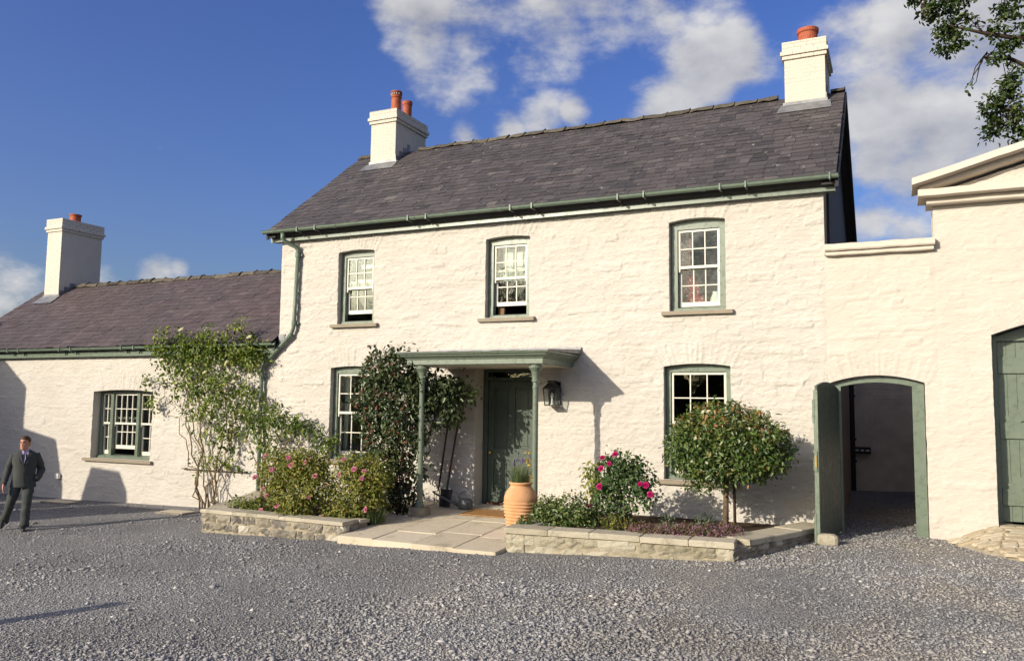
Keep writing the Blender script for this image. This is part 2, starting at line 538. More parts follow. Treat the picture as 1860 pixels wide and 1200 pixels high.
M['bark'] = mat_plain('bark', (0.14, 0.10, 0.065), 0.9, 0.1, var=0.35, nscale=25, bump=0.8)
M['bark_dark'] = mat_plain('dark_bark', (0.05, 0.037, 0.028), 0.9, 0.1, var=0.35, nscale=25, bump=0.8)
M['stem_green'] = mat_plain('green_stem', (0.16, 0.17, 0.07), 0.7, 0.2, var=0.3)
M['stem_brown'] = mat_plain('brown_stem', (0.17, 0.12, 0.065), 0.8, 0.2, var=0.3)
M['leaf_rose'] = mat_leaf('climbing_rose_leaf', [(0.0, (0.043, 0.070, 0.018)), (0.4, (0.117, 0.166, 0.033)), (0.75, (0.245, 0.290, 0.056)), (1.0, (0.392, 0.377, 0.089))])
M['leaf_pink'] = mat_leaf('bush_rose_leaf', [(0.0, (0.072, 0.096, 0.019)), (0.45, (0.190, 0.208, 0.038)), (0.85, (0.342, 0.297, 0.061)), (1.0, (0.414, 0.193, 0.068))])
M['leaf_dark'] = mat_leaf('honeysuckle_leaf', [(0.0, (0.019, 0.034, 0.013)), (0.5, (0.052, 0.078, 0.026)), (0.85, (0.101, 0.124, 0.042)), (1.0, (0.138, 0.132, 0.052))], 0.15, 0.38, 0.4)
M['berry'] = mat_plain('pinkish_buds', (0.20, 0.075, 0.045), 0.6, 0.3, var=0.3)
M['leaf_std'] = mat_leaf('clipped_standard_leaf', [(0.0, (0.027, 0.054, 0.013)), (0.5, (0.089, 0.142, 0.030)), (0.8, (0.171, 0.209, 0.048)), (0.93, (0.298, 0.236, 0.069)), (1.0, (0.374, 0.162, 0.057))], 0.25, 0.35, 0.45)
M['leaf_bush'] = mat_leaf('glossy_shrub_leaf', [(0.0, (0.030, 0.057, 0.014)), (0.5, (0.095, 0.142, 0.030)), (1.0, (0.270, 0.290, 0.088))], 0.2, 0.32, 0.5)
M['leaf_mag'] = mat_leaf('damask_rose_leaf', [(0.0, (0.027, 0.057, 0.020)), (0.6, (0.075, 0.128, 0.037)), (1.0, (0.158, 0.210, 0.058))], 0.22)
M['leaf_lime'] = mat_leaf('lime_green_leaf', [(0.0, (0.12, 0.15, 0.02)), (1.0, (0.30, 0.31, 0.06))], 0.35)
M['leaf_grass'] = mat_leaf('grassy_leaf', [(0.0, (0.052, 0.078, 0.026)), (0.6, (0.111, 0.150, 0.058)), (1.0, (0.195, 0.221, 0.091))], 0.25)
M['leaf_thyme'] = mat_leaf('creeping_thyme', [(0.0, (0.09, 0.08, 0.035)), (0.4, (0.18, 0.13, 0.07)), (0.6, (0.30, 0.12, 0.22)), (1.0, (0.46, 0.20, 0.40))], 0.15, 0.7, 0.1)
M['leaf_grey'] = mat_leaf('grey_green_leaf', [(0.0, (0.05, 0.075, 0.04)), (1.0, (0.15, 0.19, 0.11))], 0.2)
M['leaf_oak'] = mat_leaf('oak_leaf', [(0.0, (0.019, 0.036, 0.010)), (0.6, (0.054, 0.084, 0.017)), (1.0, (0.144, 0.180, 0.042))], 0.22)
M['petal_pink'] = mat_leaf('pink_petal', [(0.0, (0.52, 0.15, 0.27)), (1.0, (0.68, 0.30, 0.40))], 0.3, 0.6, 0.2)
M['petal_magenta'] = mat_leaf('magenta_petal', [(0.0, (0.38, 0.008, 0.10)), (1.0, (0.55, 0.025, 0.19))], 0.3, 0.6, 0.2)
M['petal_white'] = mat_leaf('cream_petal', [(0.0, (0.66, 0.60, 0.46)), (1.0, (0.80, 0.76, 0.64))], 0.3, 0.6, 0.2)
M['petal_yellow'] = mat_leaf('yellow_petal', [(0.0, (0.50, 0.28, 0.03)), (1.0, (0.62, 0.42, 0.07))], 0.3, 0.6, 0.2)
M['petal_lav'] = mat_leaf('lavender_petal', [(0.0, (0.14, 0.11, 0.26)), (1.0, (0.25, 0.20, 0.38))], 0.3, 0.6, 0.2)

def mat_gravel(name, stones=False):
    t = NT(name)
    big = t.rng(t.noise(0.55, 6, 0.65), 0.42, 0.68)
    if stones:
        col = t.ramp(t.attr(), [(0.0, (0.19, 0.188, 0.188)), (0.35, (0.275, 0.271, 0.270)), (0.7, (0.36, 0.354, 0.350)), (0.92, (0.45, 0.44, 0.425)), (1.0, (0.62, 0.59, 0.53))])
        warm = (0.40, 0.335, 0.25)
    else:
        vo = t.n('ShaderNodeTexVoronoi', {'Scale': 46.0})
        t.t.links.new(t.pos(), vo.inputs['Vector'])
        sp = t.n('ShaderNodeSeparateColor')
        t.t.links.new(vo.outputs['Color'], sp.inputs['Color'])
        col = t.ramp(sp.outputs[0], [(0.0, (0.15, 0.147, 0.145)), (0.5, (0.255, 0.25, 0.246)), (1.0, (0.36, 0.353, 0.345))])
        warm = (0.34, 0.28, 0.21)
    sep = t.n('ShaderNodeSeparateXYZ', {'Vector': t.pos()})
    east = t.rng(sep.outputs['X'], -6.0, 1.5, 0.12, 0.75)
    col = t.mix(t.math('MULTIPLY', big, t.math('MULTIPLY', east, 0.75)), col, warm)
    if not stones:                                   # rough grass beyond the yard
        nz_ = t.math('MULTIPLY', t.math('SUBTRACT', t.noise(0.4, 4), 0.5), 3.0)
        xx = t.math('ADD', sep.outputs['X'], nz_); yy = t.math('ADD', sep.outputs['Y'], nz_)
        off_ = t.math('MAXIMUM', t.math('MAXIMUM', t.rng(xx, -25.5, -26.5), t.rng(xx, 9, 10)), t.math('MAXIMUM', t.rng(yy, 9, 10), t.rng(yy, -31, -32)))
        col = t.mix(off_, col, (0.075, 0.09, 0.032))
    tr_ = t.rng(t.noise(0.32, 5, 0.6, dist=0.5), 0.34, 0.66, 0.80, 1.10)
    col = t.mix(1.0, col, t.n('ShaderNodeCombineColor', {0: tr_, 1: tr_, 2: t.math('MULTIPLY', tr_, 1.01)}).outputs[0], 'MULTIPLY')
    t.base(col, 0.9, 0.2)
    if not stones:
        h = t.math('MULTIPLY', vo.outputs['Distance'], -1.0)
        t.bump(t.math('ADD', h, t.math('MULTIPLY', t.noise(70, 4), 0.6)), 1.0, 0.03)
    return t.m
M['gravel'] = mat_gravel('grey_gravel')
M['pebble'] = mat_gravel('gravel_stones', True)
M['field'] = mat_plain('rough_grass', (0.07, 0.085, 0.03), 0.95, 0.1, var=0.4, nscale=2)

# ------------------------------------------------------------------ ground
_cp = np.array([(-24, 0, -.46), (-20, 0, -.45), (-17, 0, -.43), (-13.5, 0, -.41), (-14, -4, -.37), (-10.74, -2.83, -.31), (-7.8, -2.95, -.14), (-5, -3.2, -.14),
                (-1.95, -2.65, -.02), (-1.1, -.3, .02), (.33, 0, .03), (.9, -1.2, .04), (-8, -7, -.30), (-3, -7, -.17), (1, -6, -.02), (-12, -7, -.37),
                (-1, 2, .05), (4, -3, .1), (-20, -8, -.45), (6, -8, .05)], float)
def _basis(x, y):
    x = np.clip(np.asarray(x, float), -28, 8); y = np.clip(np.asarray(y, float), -16, 4)
    return np.stack([np.ones_like(x), x, x * x * .05, y, x * y * .1, y * y * .1, x ** 3 * .002], -1)
_gc = np.linalg.lstsq(np.concatenate([_basis(_cp[:, 0], _cp[:, 1]), np.eye(7) * 0.05]), np.concatenate([_cp[:, 2], np.zeros(7)]), rcond=None)[0]
def ground_z(x, y):
    x = np.asarray(x, float); y = np.asarray(y, float)
    return _basis(x, y) @ _gc + 0.035 * fbm(x * 0.5, y * 0.5, 3, 3) + 0.02 * fbm(x * 2.1, y * 2.1, 5, 3)

def axis_pts(lo_, hi_, dense_lo, dense_hi, step):
    a = list(np.arange(dense_lo, dense_hi, step))
    out = []
    d = step; x = dense_lo
    while x > lo_:
        d *= 1.5; x -= d; out.append(max(x, lo_))
    out = out[::-1] + a
    d = step; x = dense_hi
    out.append(x)
    while x < hi_:
        d *= 1.5; x += d; out.append(min(x, hi_))
    return np.array(out)

gx = axis_pts(-900, 900, -24, 5, 0.12); gy = axis_pts(-900, 900, -12, 3, 0.12)
GX, GY = np.meshgrid(gx, gy)
GZ = ground_z(GX, GY)
nx, ny = len(gx), len(gy)
idx = np.arange(nx * ny).reshape(ny, nx)
gf = np.stack([idx[:-1, :-1], idx[:-1, 1:], idx[1:, 1:], idx[1:, :-1]], -1).reshape(-1, 4)
ground = mk('ground', np.stack([GX, GY, GZ], -1).reshape(-1, 3), gf, M['gravel'], smooth=True)
ground['kind'] = 'structure'
ground['label'] = 'grey gravel yard in front of the white house'

ang = np.linspace(0, 2 * math.pi, 181)[:-1]
hv = []; hf = []
for k, (rad, base) in enumerate(((190, -1.5), (230, 5), (290, 10), (380, 13), (520, 12))):
    h_ = base + (k > 0) * 9 * (vnoise(np.cos(ang) * 2.5 + 9 + k * .2, np.sin(ang) * 2.5 + 9, 91) - .4)
    hv += [(math.cos(a) * rad, math.sin(a) * rad, float(z)) for a, z in zip(ang, h_)]
n_ = len(ang)
hf = [(k * n_ + i, k * n_ + (i + 1) % n_, (k + 1) * n_ + (i + 1) % n_, (k + 1) * n_ + i) for k in range(4) for i in range(n_)]
hills = mk('hills', hv, hf, M['field'], smooth=True)
hills['kind'] = 'structure'; hills['label'] = 'low green hills all round the farm'

# loose crushed stone lying on the yard
def gravel_stones(n):
    r = np.random.default_rng(5)
    # ground points spread evenly over the picture: distance falls off with the square
    d = 4.2 * (21.0 / 4.2) ** (r.random(n * 2) ** 0.9)
    a = np.radians(np.where(r.random(n * 2) < .84, -25.2 + (r.random(n * 2) - 0.5) * 72, np.where(r.random(n * 2) < .65, 10.8 + r.random(n * 2) * 34, -61.2 - r.random(n * 2) * 18)))
    x = np.sin(a) * d; y = -13.4 + np.cos(a) * d
    ok = ((y < -0.05) & (x > -24) & (x < 7)) | ((x > -.95) & (x < .85) & (y < 7.3))
    # keep clear of the beds, the paving and the ramp
    def inside(px, py, poly):
        c = np.zeros(len(px), bool)
        for i in range(len(poly)):
            x1, y1 = poly[i]; x2, y2 = poly[i - 1]
            c ^= ((y1 > py) != (y2 > py)) & (px < (x2 - x1) * (py - y1) / (y2 - y1 + 1e-12) + x1)
        return c
    for poly in ([(-11.9, 0.1), (-10.74, -2.8), (-7.85, -2.9), (-5.0, -3.15), (-1.98, -2.62), (-.95, 0.1)], [(.42, .1), (.75, -.55), (1.35, -1.6), (4, -3.2), (4, .1)]):
        ok &= ~inside(x, y, poly)
    x = x[ok][:n]; y = y[ok][:n]; n = len(x)
    s = np.exp(r.normal(0, .42, n)) * 0.0084 * (1 + 1.6 * fbm(x * .8, y * .8, 61, 3))
    s = np.clip(s, .0045, .034)
    O = np.array([(1, 0, 0), (0, 1, 0), (-1, 0, 0), (0, -1, 0), (0, 0, 1), (0, 0, -1)], float)
    P = O[None] * (0.6 + 0.75 * r.random((n, 6, 3))) + r.normal(0, .28, (n, 6, 3))
    P[:, :, 2] *= 0.62
    ca, sa = np.cos(r.random(n) * 6.28), np.sin(r.random(n) * 6.28)
    X = P[:, :, 0] * ca[:, None] - P[:, :, 1] * sa[:, None]
    Y = P[:, :, 0] * sa[:, None] + P[:, :, 1] * ca[:, None]
    V = np.stack([X, Y, P[:, :, 2]], -1) * s[:, None, None]
    V += np.stack([x, y, ground_z(x, y) + s * 0.34], -1)[:, None]
    T = np.array([(0, 1, 4), (1, 2, 4), (2, 3, 4), (3, 0, 4), (1, 0, 5), (2, 1, 5), (3, 2, 5), (0, 3, 5)])
    F = (T[None] + (np.arange(n) * 6)[:, None, None]).reshape(-1, 3)
    tone = np.clip(r.normal(.47, .17, n) + (r.random(n) < .008) * .5, 0, 1)
    o = mk('gravel', V.reshape(-1, 3), F, M['pebble'], attr=np.repeat(tone, 8), kind='stuff')
    o['label'] = 'loose crushed grey stone strewn over the yard'
gravel_stones(190000)

# ------------------------------------------------------------------ limewashed rubble walls
class Rubble:
    """a coursed rubble pattern: where stones meet, how far each stands proud"""
    def __init__(s, x0, x1, z0, z1, seed, amp=1.0):
        r = np.random.default_rng(seed)
        s.seed = seed; s.amp = amp
        h = []
        while sum(h) < z1 - z0 + 1:
            h.append(r.choice([r.uniform(.06, .10), r.uniform(.09, .15), r.uniform(.14, .20)], p=[.4, .45, .15]))
        s.ze = z0 - .4 + np.concatenate([[0], np.cumsum(h)])
        s.rows = []
        for i in range(len(h)):
            w = []
            while sum(w) < x1 - x0 + 2:
                w.append(np.clip(r.gamma(3.2, .085) + .06, .11, .75))
            s.rows.append(x0 - r.uniform(.2, .9) + np.concatenate([[0], np.cumsum(w)]))
        s.r = r
    def eval(s, x, z, arches):
        sh = x.shape
        x = x.ravel(); z = z.ravel()
        zz = z + .06 * fbm(x * 1.1, z * .8, s.seed + 1, 3) * 2 + .012 * fbm(x * 9, z * 6, s.seed + 11, 2)
        xx = x + .07 * fbm(x * 2.3, z * 5.5, s.seed + 2, 3) * 2
        ri = np.clip(np.searchsorted(s.ze, zz) - 1, 0, len(s.rows) - 1)
        si = np.zeros_like(ri); dx = np.zeros_like(x); cx = np.zeros_like(x)
        for k in np.unique(ri):
            m = ri == k
            e = s.rows[k]
            j = np.clip(np.searchsorted(e, xx[m]) - 1, 0, len(e) - 2)
            si[m] = j
            dx[m] = np.minimum(xx[m] - e[j], e[j + 1] - xx[m]); cx[m] = (e[j] + e[j + 1]) / 2
        zl = s.ze[ri]; zu = s.ze[ri + 1]
        dz = np.minimum(zz - zl, zu - zz)
        sid = ri * 4096 + si
        arch_w = np.zeros_like(x)
        for (ax0, ax1, spring, rise, depth) in arches:
            mid = (ax0 + ax1) / 2; half = (ax1 - ax0) / 2
            top = spring + rise * (1 - ((x - mid) / half) ** 2)
            up = z - top
            spread = (x - mid) / (1 + 0.42 * up / half)
            m = (np.abs(spread) < half + .06) & (up > -.02) & (up < depth)
            n = max(5, int((2 * half) / .062))
            u = (spread[m] + half + .06) / (2 * half + .12) * n
            u = u + .25 * fbm(u * 1.7, u * 0 + ax0, 9, 2)
            k = np.floor(u)
            dx[m] = np.minimum(u - k, k + 1 - u) * (2 * half / n)
            dz[m] = np.minimum(dz[m] * 0 + (depth - up[m]) + .01, up[m] + .03)
            sid[m] = 5000000 + int(abs(ax0) * 100) * 100 + k.astype(int)
            cx[m] = x[m]
        d = np.minimum(dx, dz * 1.15)
        soft = .006 + .018 * _hash(sid, sid * 0 + 7, s.seed)
        p = sstep(0, 1, d / soft)
        h1 = _hash(sid, sid * 0 + 1, s.seed); h2 = _hash(sid, sid * 0 + 2, s.seed); h3 = _hash(sid, sid * 0 + 3, s.seed)
        fill = .35 + .65 * _hash(ri, ri * 0 + 5, s.seed)
        off = (h1 - .45) * .016 + (h1 > .93) * .008
        vous = sid >= 5000000
        fill = np.where(vous, 1.0, fill)
        off = np.where(vous, (h1 - .3) * .022, off)
        tilt = (h2 - .65) * .14 * (zz - (zl + zu) / 2) + (h3 - .5) * .035 * np.clip(xx - cx, -.2, .2)
        rg = 1 - np.abs(fbm(x * 4.5 + 3 * fbm(x * 1.5, z * 2, s.seed + 8, 2), z * 10, s.seed + 9, 3)) * 7
        rough = .024 * fbm(x * 5, z * 11, s.seed + 4, 4) + .007 * np.clip(rg, 0, 1) ** 3 + .020 * fbm(x * 15, z * 28, s.seed + 6, 2)
        h = (p * (.0065 * fill + off - tilt * .9) + rough) * s.amp * .70 + .035 * fbm(x * .6, z * .6, 77, 2)
        return h.reshape(sh), sid.reshape(sh)

def lines(keys, step):
    out = []
    for a, b in zip(keys[:-1], keys[1:]):
        n = max(1, int(round((b - a) / step)))
        out.extend(np.linspace(a, b, n + 1)[:-1])
    out.append(keys[-1])
    return np.array(out)

def rubble_wall(parent, x0, x1, z0, z1, openings, seed, mat, amp=1.0, stones=300, step=.020, ztop=None, zkey=None, reveal=.36, arch_depth=.36, extra_arches=()):
    """openings: (x0, x1, z0, spring, rise). Front face of a wall at y = 0 seen from -y."""
    kx = sorted({x0, x1, *[v for o in openings for v in o[:2] if x0 < v < x1]})
    kz = sorted({z0, z1, *[v for o in openings for v in o[2:4] if z0 < v < z1], *([zkey] if zkey else [])})
    xs, zs = lines(kx, step), lines(kz, step)
    X, Z = np.meshgrid(xs, zs)
    for ox0, ox1, oz0, sp, rise in openings:
        if rise:
            m = (X >= ox0) & (X <= ox1) & (Z >= sp - 1e-6)
            u = (X - (ox0 + ox1) / 2) / ((ox1 - ox0) / 2)
            Z = np.where(m, Z + rise * (1 - u * u) * np.clip(1 - (Z - sp) / .45, 0, 1), Z)
    if ztop is not None:
        t = np.clip((Z - zkey) / (z1 - zkey), 0, 1)
        Z = np.where(Z > zkey, zkey + t * (ztop(X) - zkey), Z)
    R = Rubble(x0, x1, z0, z1, seed, amp)
    h, sid = R.eval(X, Z, [(o[0], o[1], o[3], o[4], arch_depth) for o in openings] + list(extra_arches))
    edge = np.minimum(sstep(0, .06, X - x0), sstep(0, .06, x1 - X))
    broad = .035 * fbm(X * .6, Z * .6, 77, 2)
    h = broad + (h - broad) * (.25 + .75 * edge)
    # ragged edges round the openings
    Xj = X.copy()
    for ox0, ox1, oz0, sp, rise in openings:
        for e in (ox0, ox1):
            w = np.exp(-((X - e) / .05) ** 2) * ((Z > oz0 - .05) & (Z < sp + rise + .02))
            Xj = Xj + w * .016 * fbm(Z * 7, X * 0 + e * 3, 31, 3)
    V = np.stack([Xj, -h, Z], -1)
    nz, nx_ = X.shape
    gi = np.arange(nz * nx_).reshape(nz, nx_)
    cxm = (xs[:-1] + xs[1:]) / 2; czm = (zs[:-1] + zs[1:]) / 2
    keep = np.ones((nz - 1, nx_ - 1), bool)
    reveals = []
    for ox0, ox1, oz0, sp, rise in openings:
        inx = (cxm > ox0) & (cxm < ox1); inz = (czm > oz0) & (czm < sp)
        keep[np.ix_(inz, inx)] = False
        ia, ib = np.searchsorted(xs, ox0 - 1e-6), np.searchsorted(xs, ox1 - 1e-6)
        ja, jb = np.searchsorted(zs, oz0 - 1e-6), np.searchsorted(zs, sp - 1e-6)
        loop = [gi[j, ia] for j in range(ja, jb + 1)] + [gi[jb, i] for i in range(ia + 1, ib + 1)] + [gi[j, ib] for j in range(jb - 1, ja - 1, -1)] + [gi[ja, i] for i in range(ib - 1, ia - 1, -1)]
        reveals.append(loop)
    V = V.reshape(-1, 3)
    # shared smooth normals so that neighbouring stones shade as one limewashed skin
    dY_dx = np.gradient(-h, axis=1) / np.maximum(np.gradient(X, axis=1), 1e-4)
    dY_dz = np.gradient(-h, axis=0) / np.maximum(np.gradient(Z, axis=0), 1e-4)
    N = np.stack([dY_dx, -np.ones_like(h), dY_dz], -1)
    N /= np.linalg.norm(N, axis=-1, keepdims=True)
    N = N.reshape(-1, 3)
    quads = np.stack([gi[:-1, :-1], gi[:-1, 1:], gi[1:, 1:], gi[1:, :-1]], -1)
    csid = sid[:-1, :-1]
    kq = quads[keep]; ks = csid[keep]
    uid, inv, cnt = np.unique(ks, return_inverse=True, return_counts=True)
    order = np.argsort(-cnt)[:stones] if stones else np.array([], int)
    chosen = np.zeros(len(uid), bool); chosen[order] = True
    def emit(name, fq, par, extra=None):
        used, inv2 = np.unique(fq, return_inverse=True)
        f = inv2.reshape(fq.shape)
        o = mk(name, V[used], f.astype(np.int64), mat, par, smooth=True)
        o.data.normals_split_custom_set_from_vertices([tuple(n) for n in N[used]])
        return o
    body = emit('wall', kq[~chosen[inv]], parent)
    for u in order:
        emit('stone', kq[inv == u], body)
    for loop in reveals:
        P = V[np.array(loop)]
        n = len(P)
        Q = P.copy(); Q[:, 1] = reveal
        F = [(i, (i + 1) % n, n + (i + 1) % n, n + i) for i in range(n)]
        mk('reveal', np.concatenate([P, Q]), F, mat, body)
    return body

def slab_wall(mb, x0, x1, y0, y1, z0, z1):
    mb.box(x0, x1, y0, y1, z0, z1)

# ------------------------------------------------------------------ roofs
def slate_roof(parent, mat, xa, xb, eave, ridge, seed, row=.205, wmin=.19, wmax=.36, n_parts=300, skip=()):
    """random-width slates on the slope from eave (y, z) to ridge (y, z); overlaps like real slating"""
    r = np.random.default_rng(seed)
    E = np.array(eave); Rg = np.array(ridge)
    L = np.linalg.norm(Rg - E); d = (Rg - E) / L; nrm = np.array([-d[1], d[0]])
    deck = MB()
    e1 = E - nrm * .05; r1 = Rg - nrm * .05
    deck.prism([(e1[0], e1[1]), (r1[0], r1[1]), (r1[0] - nrm[0] * .1, r1[1] - nrm[1] * .1), (e1[0] - nrm[0] * .1, e1[1] - nrm[1] * .1)], 'x', xa + .04, xb - .04)
    roof = deck.build('roof', M['slate_dark'], parent)
    rows = int(L / row) + 1
    items = []
    for i in range(rows):
        v0 = i * row - .02
        x = xa - r.uniform(0, .2)
        while x < xb:
            w = r.uniform(wmin, wmax)
            a, b = max(x, xa), min(x + w, xb)
            x += w
            if b - a < .05:
                continue
            g = .0025
            vl = v0 + r.normal(0, .010); vh = min(v0 + row * 1.9, L - .02)
            if vh - vl < .06:
                continue
            th = r.uniform(.006, .012)
            lift = .016 + r.uniform(0, .006)
            skew = r.normal(0, .006)
            cl, cr = (r.uniform(.015, .05) if r.random() < .16 else 0.0), (r.uniform(.015, .05) if r.random() < .16 else 0.0)
            sag = lambda X, Vv: .030 * float(fbm(np.array([X * .35]), np.array([Vv * .5]), seed, 2)[0]) * 2
            pts = [(a + g, vl + skew + cl), (a + g + cl, vl + skew), (b - g - cr, vl - skew), (b - g, vl - skew + cr), (b - g, vh), (a + g, vh)]
            Vt = []
            for top in (1, 0):
                for (px, pv) in pts:
                    k = (pv - vl) / (vh - vl)
                    hn = lift * (1 - k) + .004 + top * th + sag(px, pv)
                    Vt.append((px, E[0] + d[0] * pv + nrm[0] * hn, E[1] + d[1] * pv + nrm[1] * hn))
            F = [(0, 1, 2, 3, 4, 5), (0, 6, 7, 1), (1, 7, 8, 2), (2, 8, 9, 3), (3, 9, 10, 4), (5, 11, 6, 0)]
            tone = float(np.clip(r.normal(.42, .2), 0, 1))
            c = np.mean(np.array(Vt), 0)
            items.append((np.linalg.norm(c - np.array([0, -13.4, 1.9])), Vt, F, tone))
    items.sort(key=lambda t: t[0])
    rest = MB()
    for k, (_, Vt, F, tone) in enumerate(items):
        if k < n_parts:
            mk('slate', Vt, F, mat, roof, [tone] * len(F))
        else:
            rest.add(Vt, F, tone)
    if rest.v:
        rest.build('slates', mat, roof, kind='stuff')
    return roof

def ridge_tiles(roof, mat, xa, xb, y, z, seed, gap=()):
    r = random.Random(seed)
    x = xa
    while x < xb - .1:
        w = min(r.uniform(.38, .5), xb - x)
        if not any(a < x + w / 2 < b for a, b in gap):
            mb = MB()
            dz = .03 * float(fbm(np.array([x * .35]), np.array([0.3]), seed, 2)[0]) * 2 + r.uniform(-.006, .008)
            tlt = r.uniform(-.012, .012)
            prof = [(-.125, -.10), (-.085, -.055), (-.04, -.022), (0.0, -.008), (.04, -.022), (.085, -.055), (.125, -.10), (.09, -.09), (0, -.05), (-.09, -.09)]
            n = len(prof)
            V = []
            for k, xx in enumerate((x + .006, x + w * .3, x + w * .6, x + w * .93, x + w + .004)):
                up = (0, .004, 0, .006, .026)[k]
                for (py, pz) in prof:
                    V.append((xx, y + py * 1.12 + r.uniform(-.012, .012), z + pz * 1.2 + dz + up + (tlt if k else -tlt) + r.uniform(-.014, .014)))
            F = [tuple(range(n)), tuple(range(5 * n - 1, 4 * n - 1, -1))]
            for q in range(4):
                for i in range(n):
                    j = (i + 1) % n
                    F.append((q * n + j, q * n + i, (q + 1) * n + i, (q + 1) * n + j))
            mb.add(V, F, r.random())
            mb.build('ridge_tile', mat, roof)
        x += w

def chimney(parent, x0, x1, y0, y1, zb, zt, zfoot_back, pots, slope, ridge_y, ridge_z, seed, cap=.34):
    """painted brick stack with a two-step cap; brick courses are real relief"""
    r = random.Random(seed)
    core = MB()
    core.box(x0 + .0015, x1 - .0015, y0 + .0015, y1 - .0015, zb - .6, zt - .01)
    ch = core.build('chimney', M['brick_white'], parent)
    br = MB()
    z = zb - .5; row = 0; bh = .075
    cap0 = zt - cap
    while z < zt - .005:
        over = 0.0
        if z > cap0 - .01:
            over = .035
        if cap0 + bh - .02 < z < cap0 + bh * 2 - .01 + .0:
            over = .065
        z1 = min(z + bh - .004, zt)
        for (fa, fb, fixed, axis, sgn) in ((x0, x1, y0, 'x', -1), (y0, y1, x1, 'y', 1), (x0, x1, y1, 'x', 1), (y0, y1, x0, 'y', -1)):
            p = fa - over - (.11 if row % 2 else 0)
            while p < fb + over:
                q = p + .225
                a, b = max(p, fa - over), min(q - .004, fb + over)
                p = q
                if b - a < .02:
                    continue
                j = r.uniform(-.001, .0015) + over
                f0 = fixed + sgn * j
                if axis == 'x':
                    br.box(a, b, min(f0, fixed - sgn * .1), max(f0, fixed - sgn * .1), z, z1, r.random())
                else:
                    br.box(min(f0, fixed - sgn * .1), max(f0, fixed - sgn * .1), a + .003, b - .003, z + .0008, z1 - .0008, r.random())
        z += bh; row += 1
    br.build('brickwork', M['brick_white'], ch, kind='stuff')
    fl = MB()
    fl.box(x0 - .035, x1 + .035, y0 - .014, y0 + .05, zb - .22, zb + .09)
    zz = zb
    # apron on the slates and stepped flashing up the side
    s = slope
    fl.add([(x0 - .12, y0 - .30, zb - .30 * s + .035), (x1 + .12, y0 - .30, zb - .30 * s + .035), (x1 + .08, y0 + .01, zb + .055), (x0 - .08, y0 + .01, zb + .055)], [(0, 1, 2, 3)])
    k = 0
    yy = y0
    while yy < ridge_y - .05:
        y2 = min(yy + .17, ridge_y + .05)
        base = zb + (yy - y0) * s
        fl.box(x1 + .004, x1 + .018, yy, y2 - .006, base - .15, base + .20)
        yy = y2
    fl.build('flashing', M['lead'], ch)
    for (px, py, rad, h, style) in pots:
        pm = MB()
        if style == 0:
            prof = [(rad * 1.05, 0), (rad * 1.05, .03), (rad * .97, .05), (rad * .93, h * .72), (rad * 1.06, h * .74), (rad * 1.06, h * .79), (rad * .98, h * .81), (rad * 1.0, h * .93), (rad * 1.12, h * .95), (rad * 1.12, h), (rad * .85, h), (rad * .8, h * .6)]
        else:
            prof = [(rad * .92, 0), (rad * .95, h * .8), (rad * 1.06, h * .84), (rad * 1.08, h), (rad * .95, h), (rad * .85, h * .6)]
        pm.lathe(prof, (px, py, zt - .02), 24)
        po = pm.build('chimney_pot', M['terracotta_red'], ch, smooth=False)
        if style == 0:
            hm = MB()
            for q in range(14):
                a = 2 * math.pi * q / 14
                cx_, cy_ = px + math.cos(a) * rad * .99, py + math.sin(a) * rad * .99
                hm.box(cx_ - .011, cx_ + .011, cy_ - .011, cy_ + .011, zt - .02 + h * .84, zt - .02 + h * .91)
            o = hm.build('black_vent_blocks', M['black_iron'], ch)  # solid black blocks stand in for the dark of open holes
            o['kind'] = 'stuff'
    return ch

def gutter(parent, xa, xb, y, z, rad, brackets, fascia_h=.145, wall_y=-.02):
    mb = MB()
    n = 9
    prof = []
    for k in range(n):
        a = math.pi + math.pi * k / (n - 1)
        prof.append((y + math.cos(a) * rad, z + math.sin(a) * rad))
    inner = [(y + (p[0] - y) * .86, z + (p[1] - z) * .86) for p in prof][::-1]
    mb.prism([(prof[0][0] - .012, prof[0][1] + .012)] + prof + [(prof[-1][0] + .006, prof[-1][1] + .01)] + inner, 'x', xa, xb)
    g = mb.build('gutter', M['green_gutter'], parent)
    x = xa + 1.8
    while x < xb - .3:
        ring = [(y + (p[0] - y) * 1.12, z + (p[1] - z) * 1.12) for p in prof]
        inn = [(y + (p[0] - y) * 1.0, z + (p[1] - z) * 1.0) for p in prof][::-1]
        j = MB(); j.prism(ring + inn, 'x', x, x + .09); j.build('gutter_union', M['green_gutter'], g)
        x += 1.83
    f = MB()
    f.box(xa + .05, xb - .06, wall_y - .11, wall_y - .085, z - fascia_h - .05, z + .05)
    f.box(xa + .05, xb - .06, wall_y - .084, wall_y + .1, z - fascia_h - .035, z - fascia_h - .01)
    f.build('fascia', M['green'], parent)
    for bx in brackets:
        b = MB()
        b.box(bx - .012, bx + .012, y - rad - .012, wall_y - .112, z - rad - .022, z - rad - .006)
        b.box(bx - .012, bx + .012, y - rad - .02, y - rad - .008, z - rad - .02, z + .03)
        b.box(bx - .016, bx + .016, wall_y - .13, wall_y - .112, z - rad - .085, z - rad)
        b.build('gutter_bracket', M['green_gutter'], g)
    return g

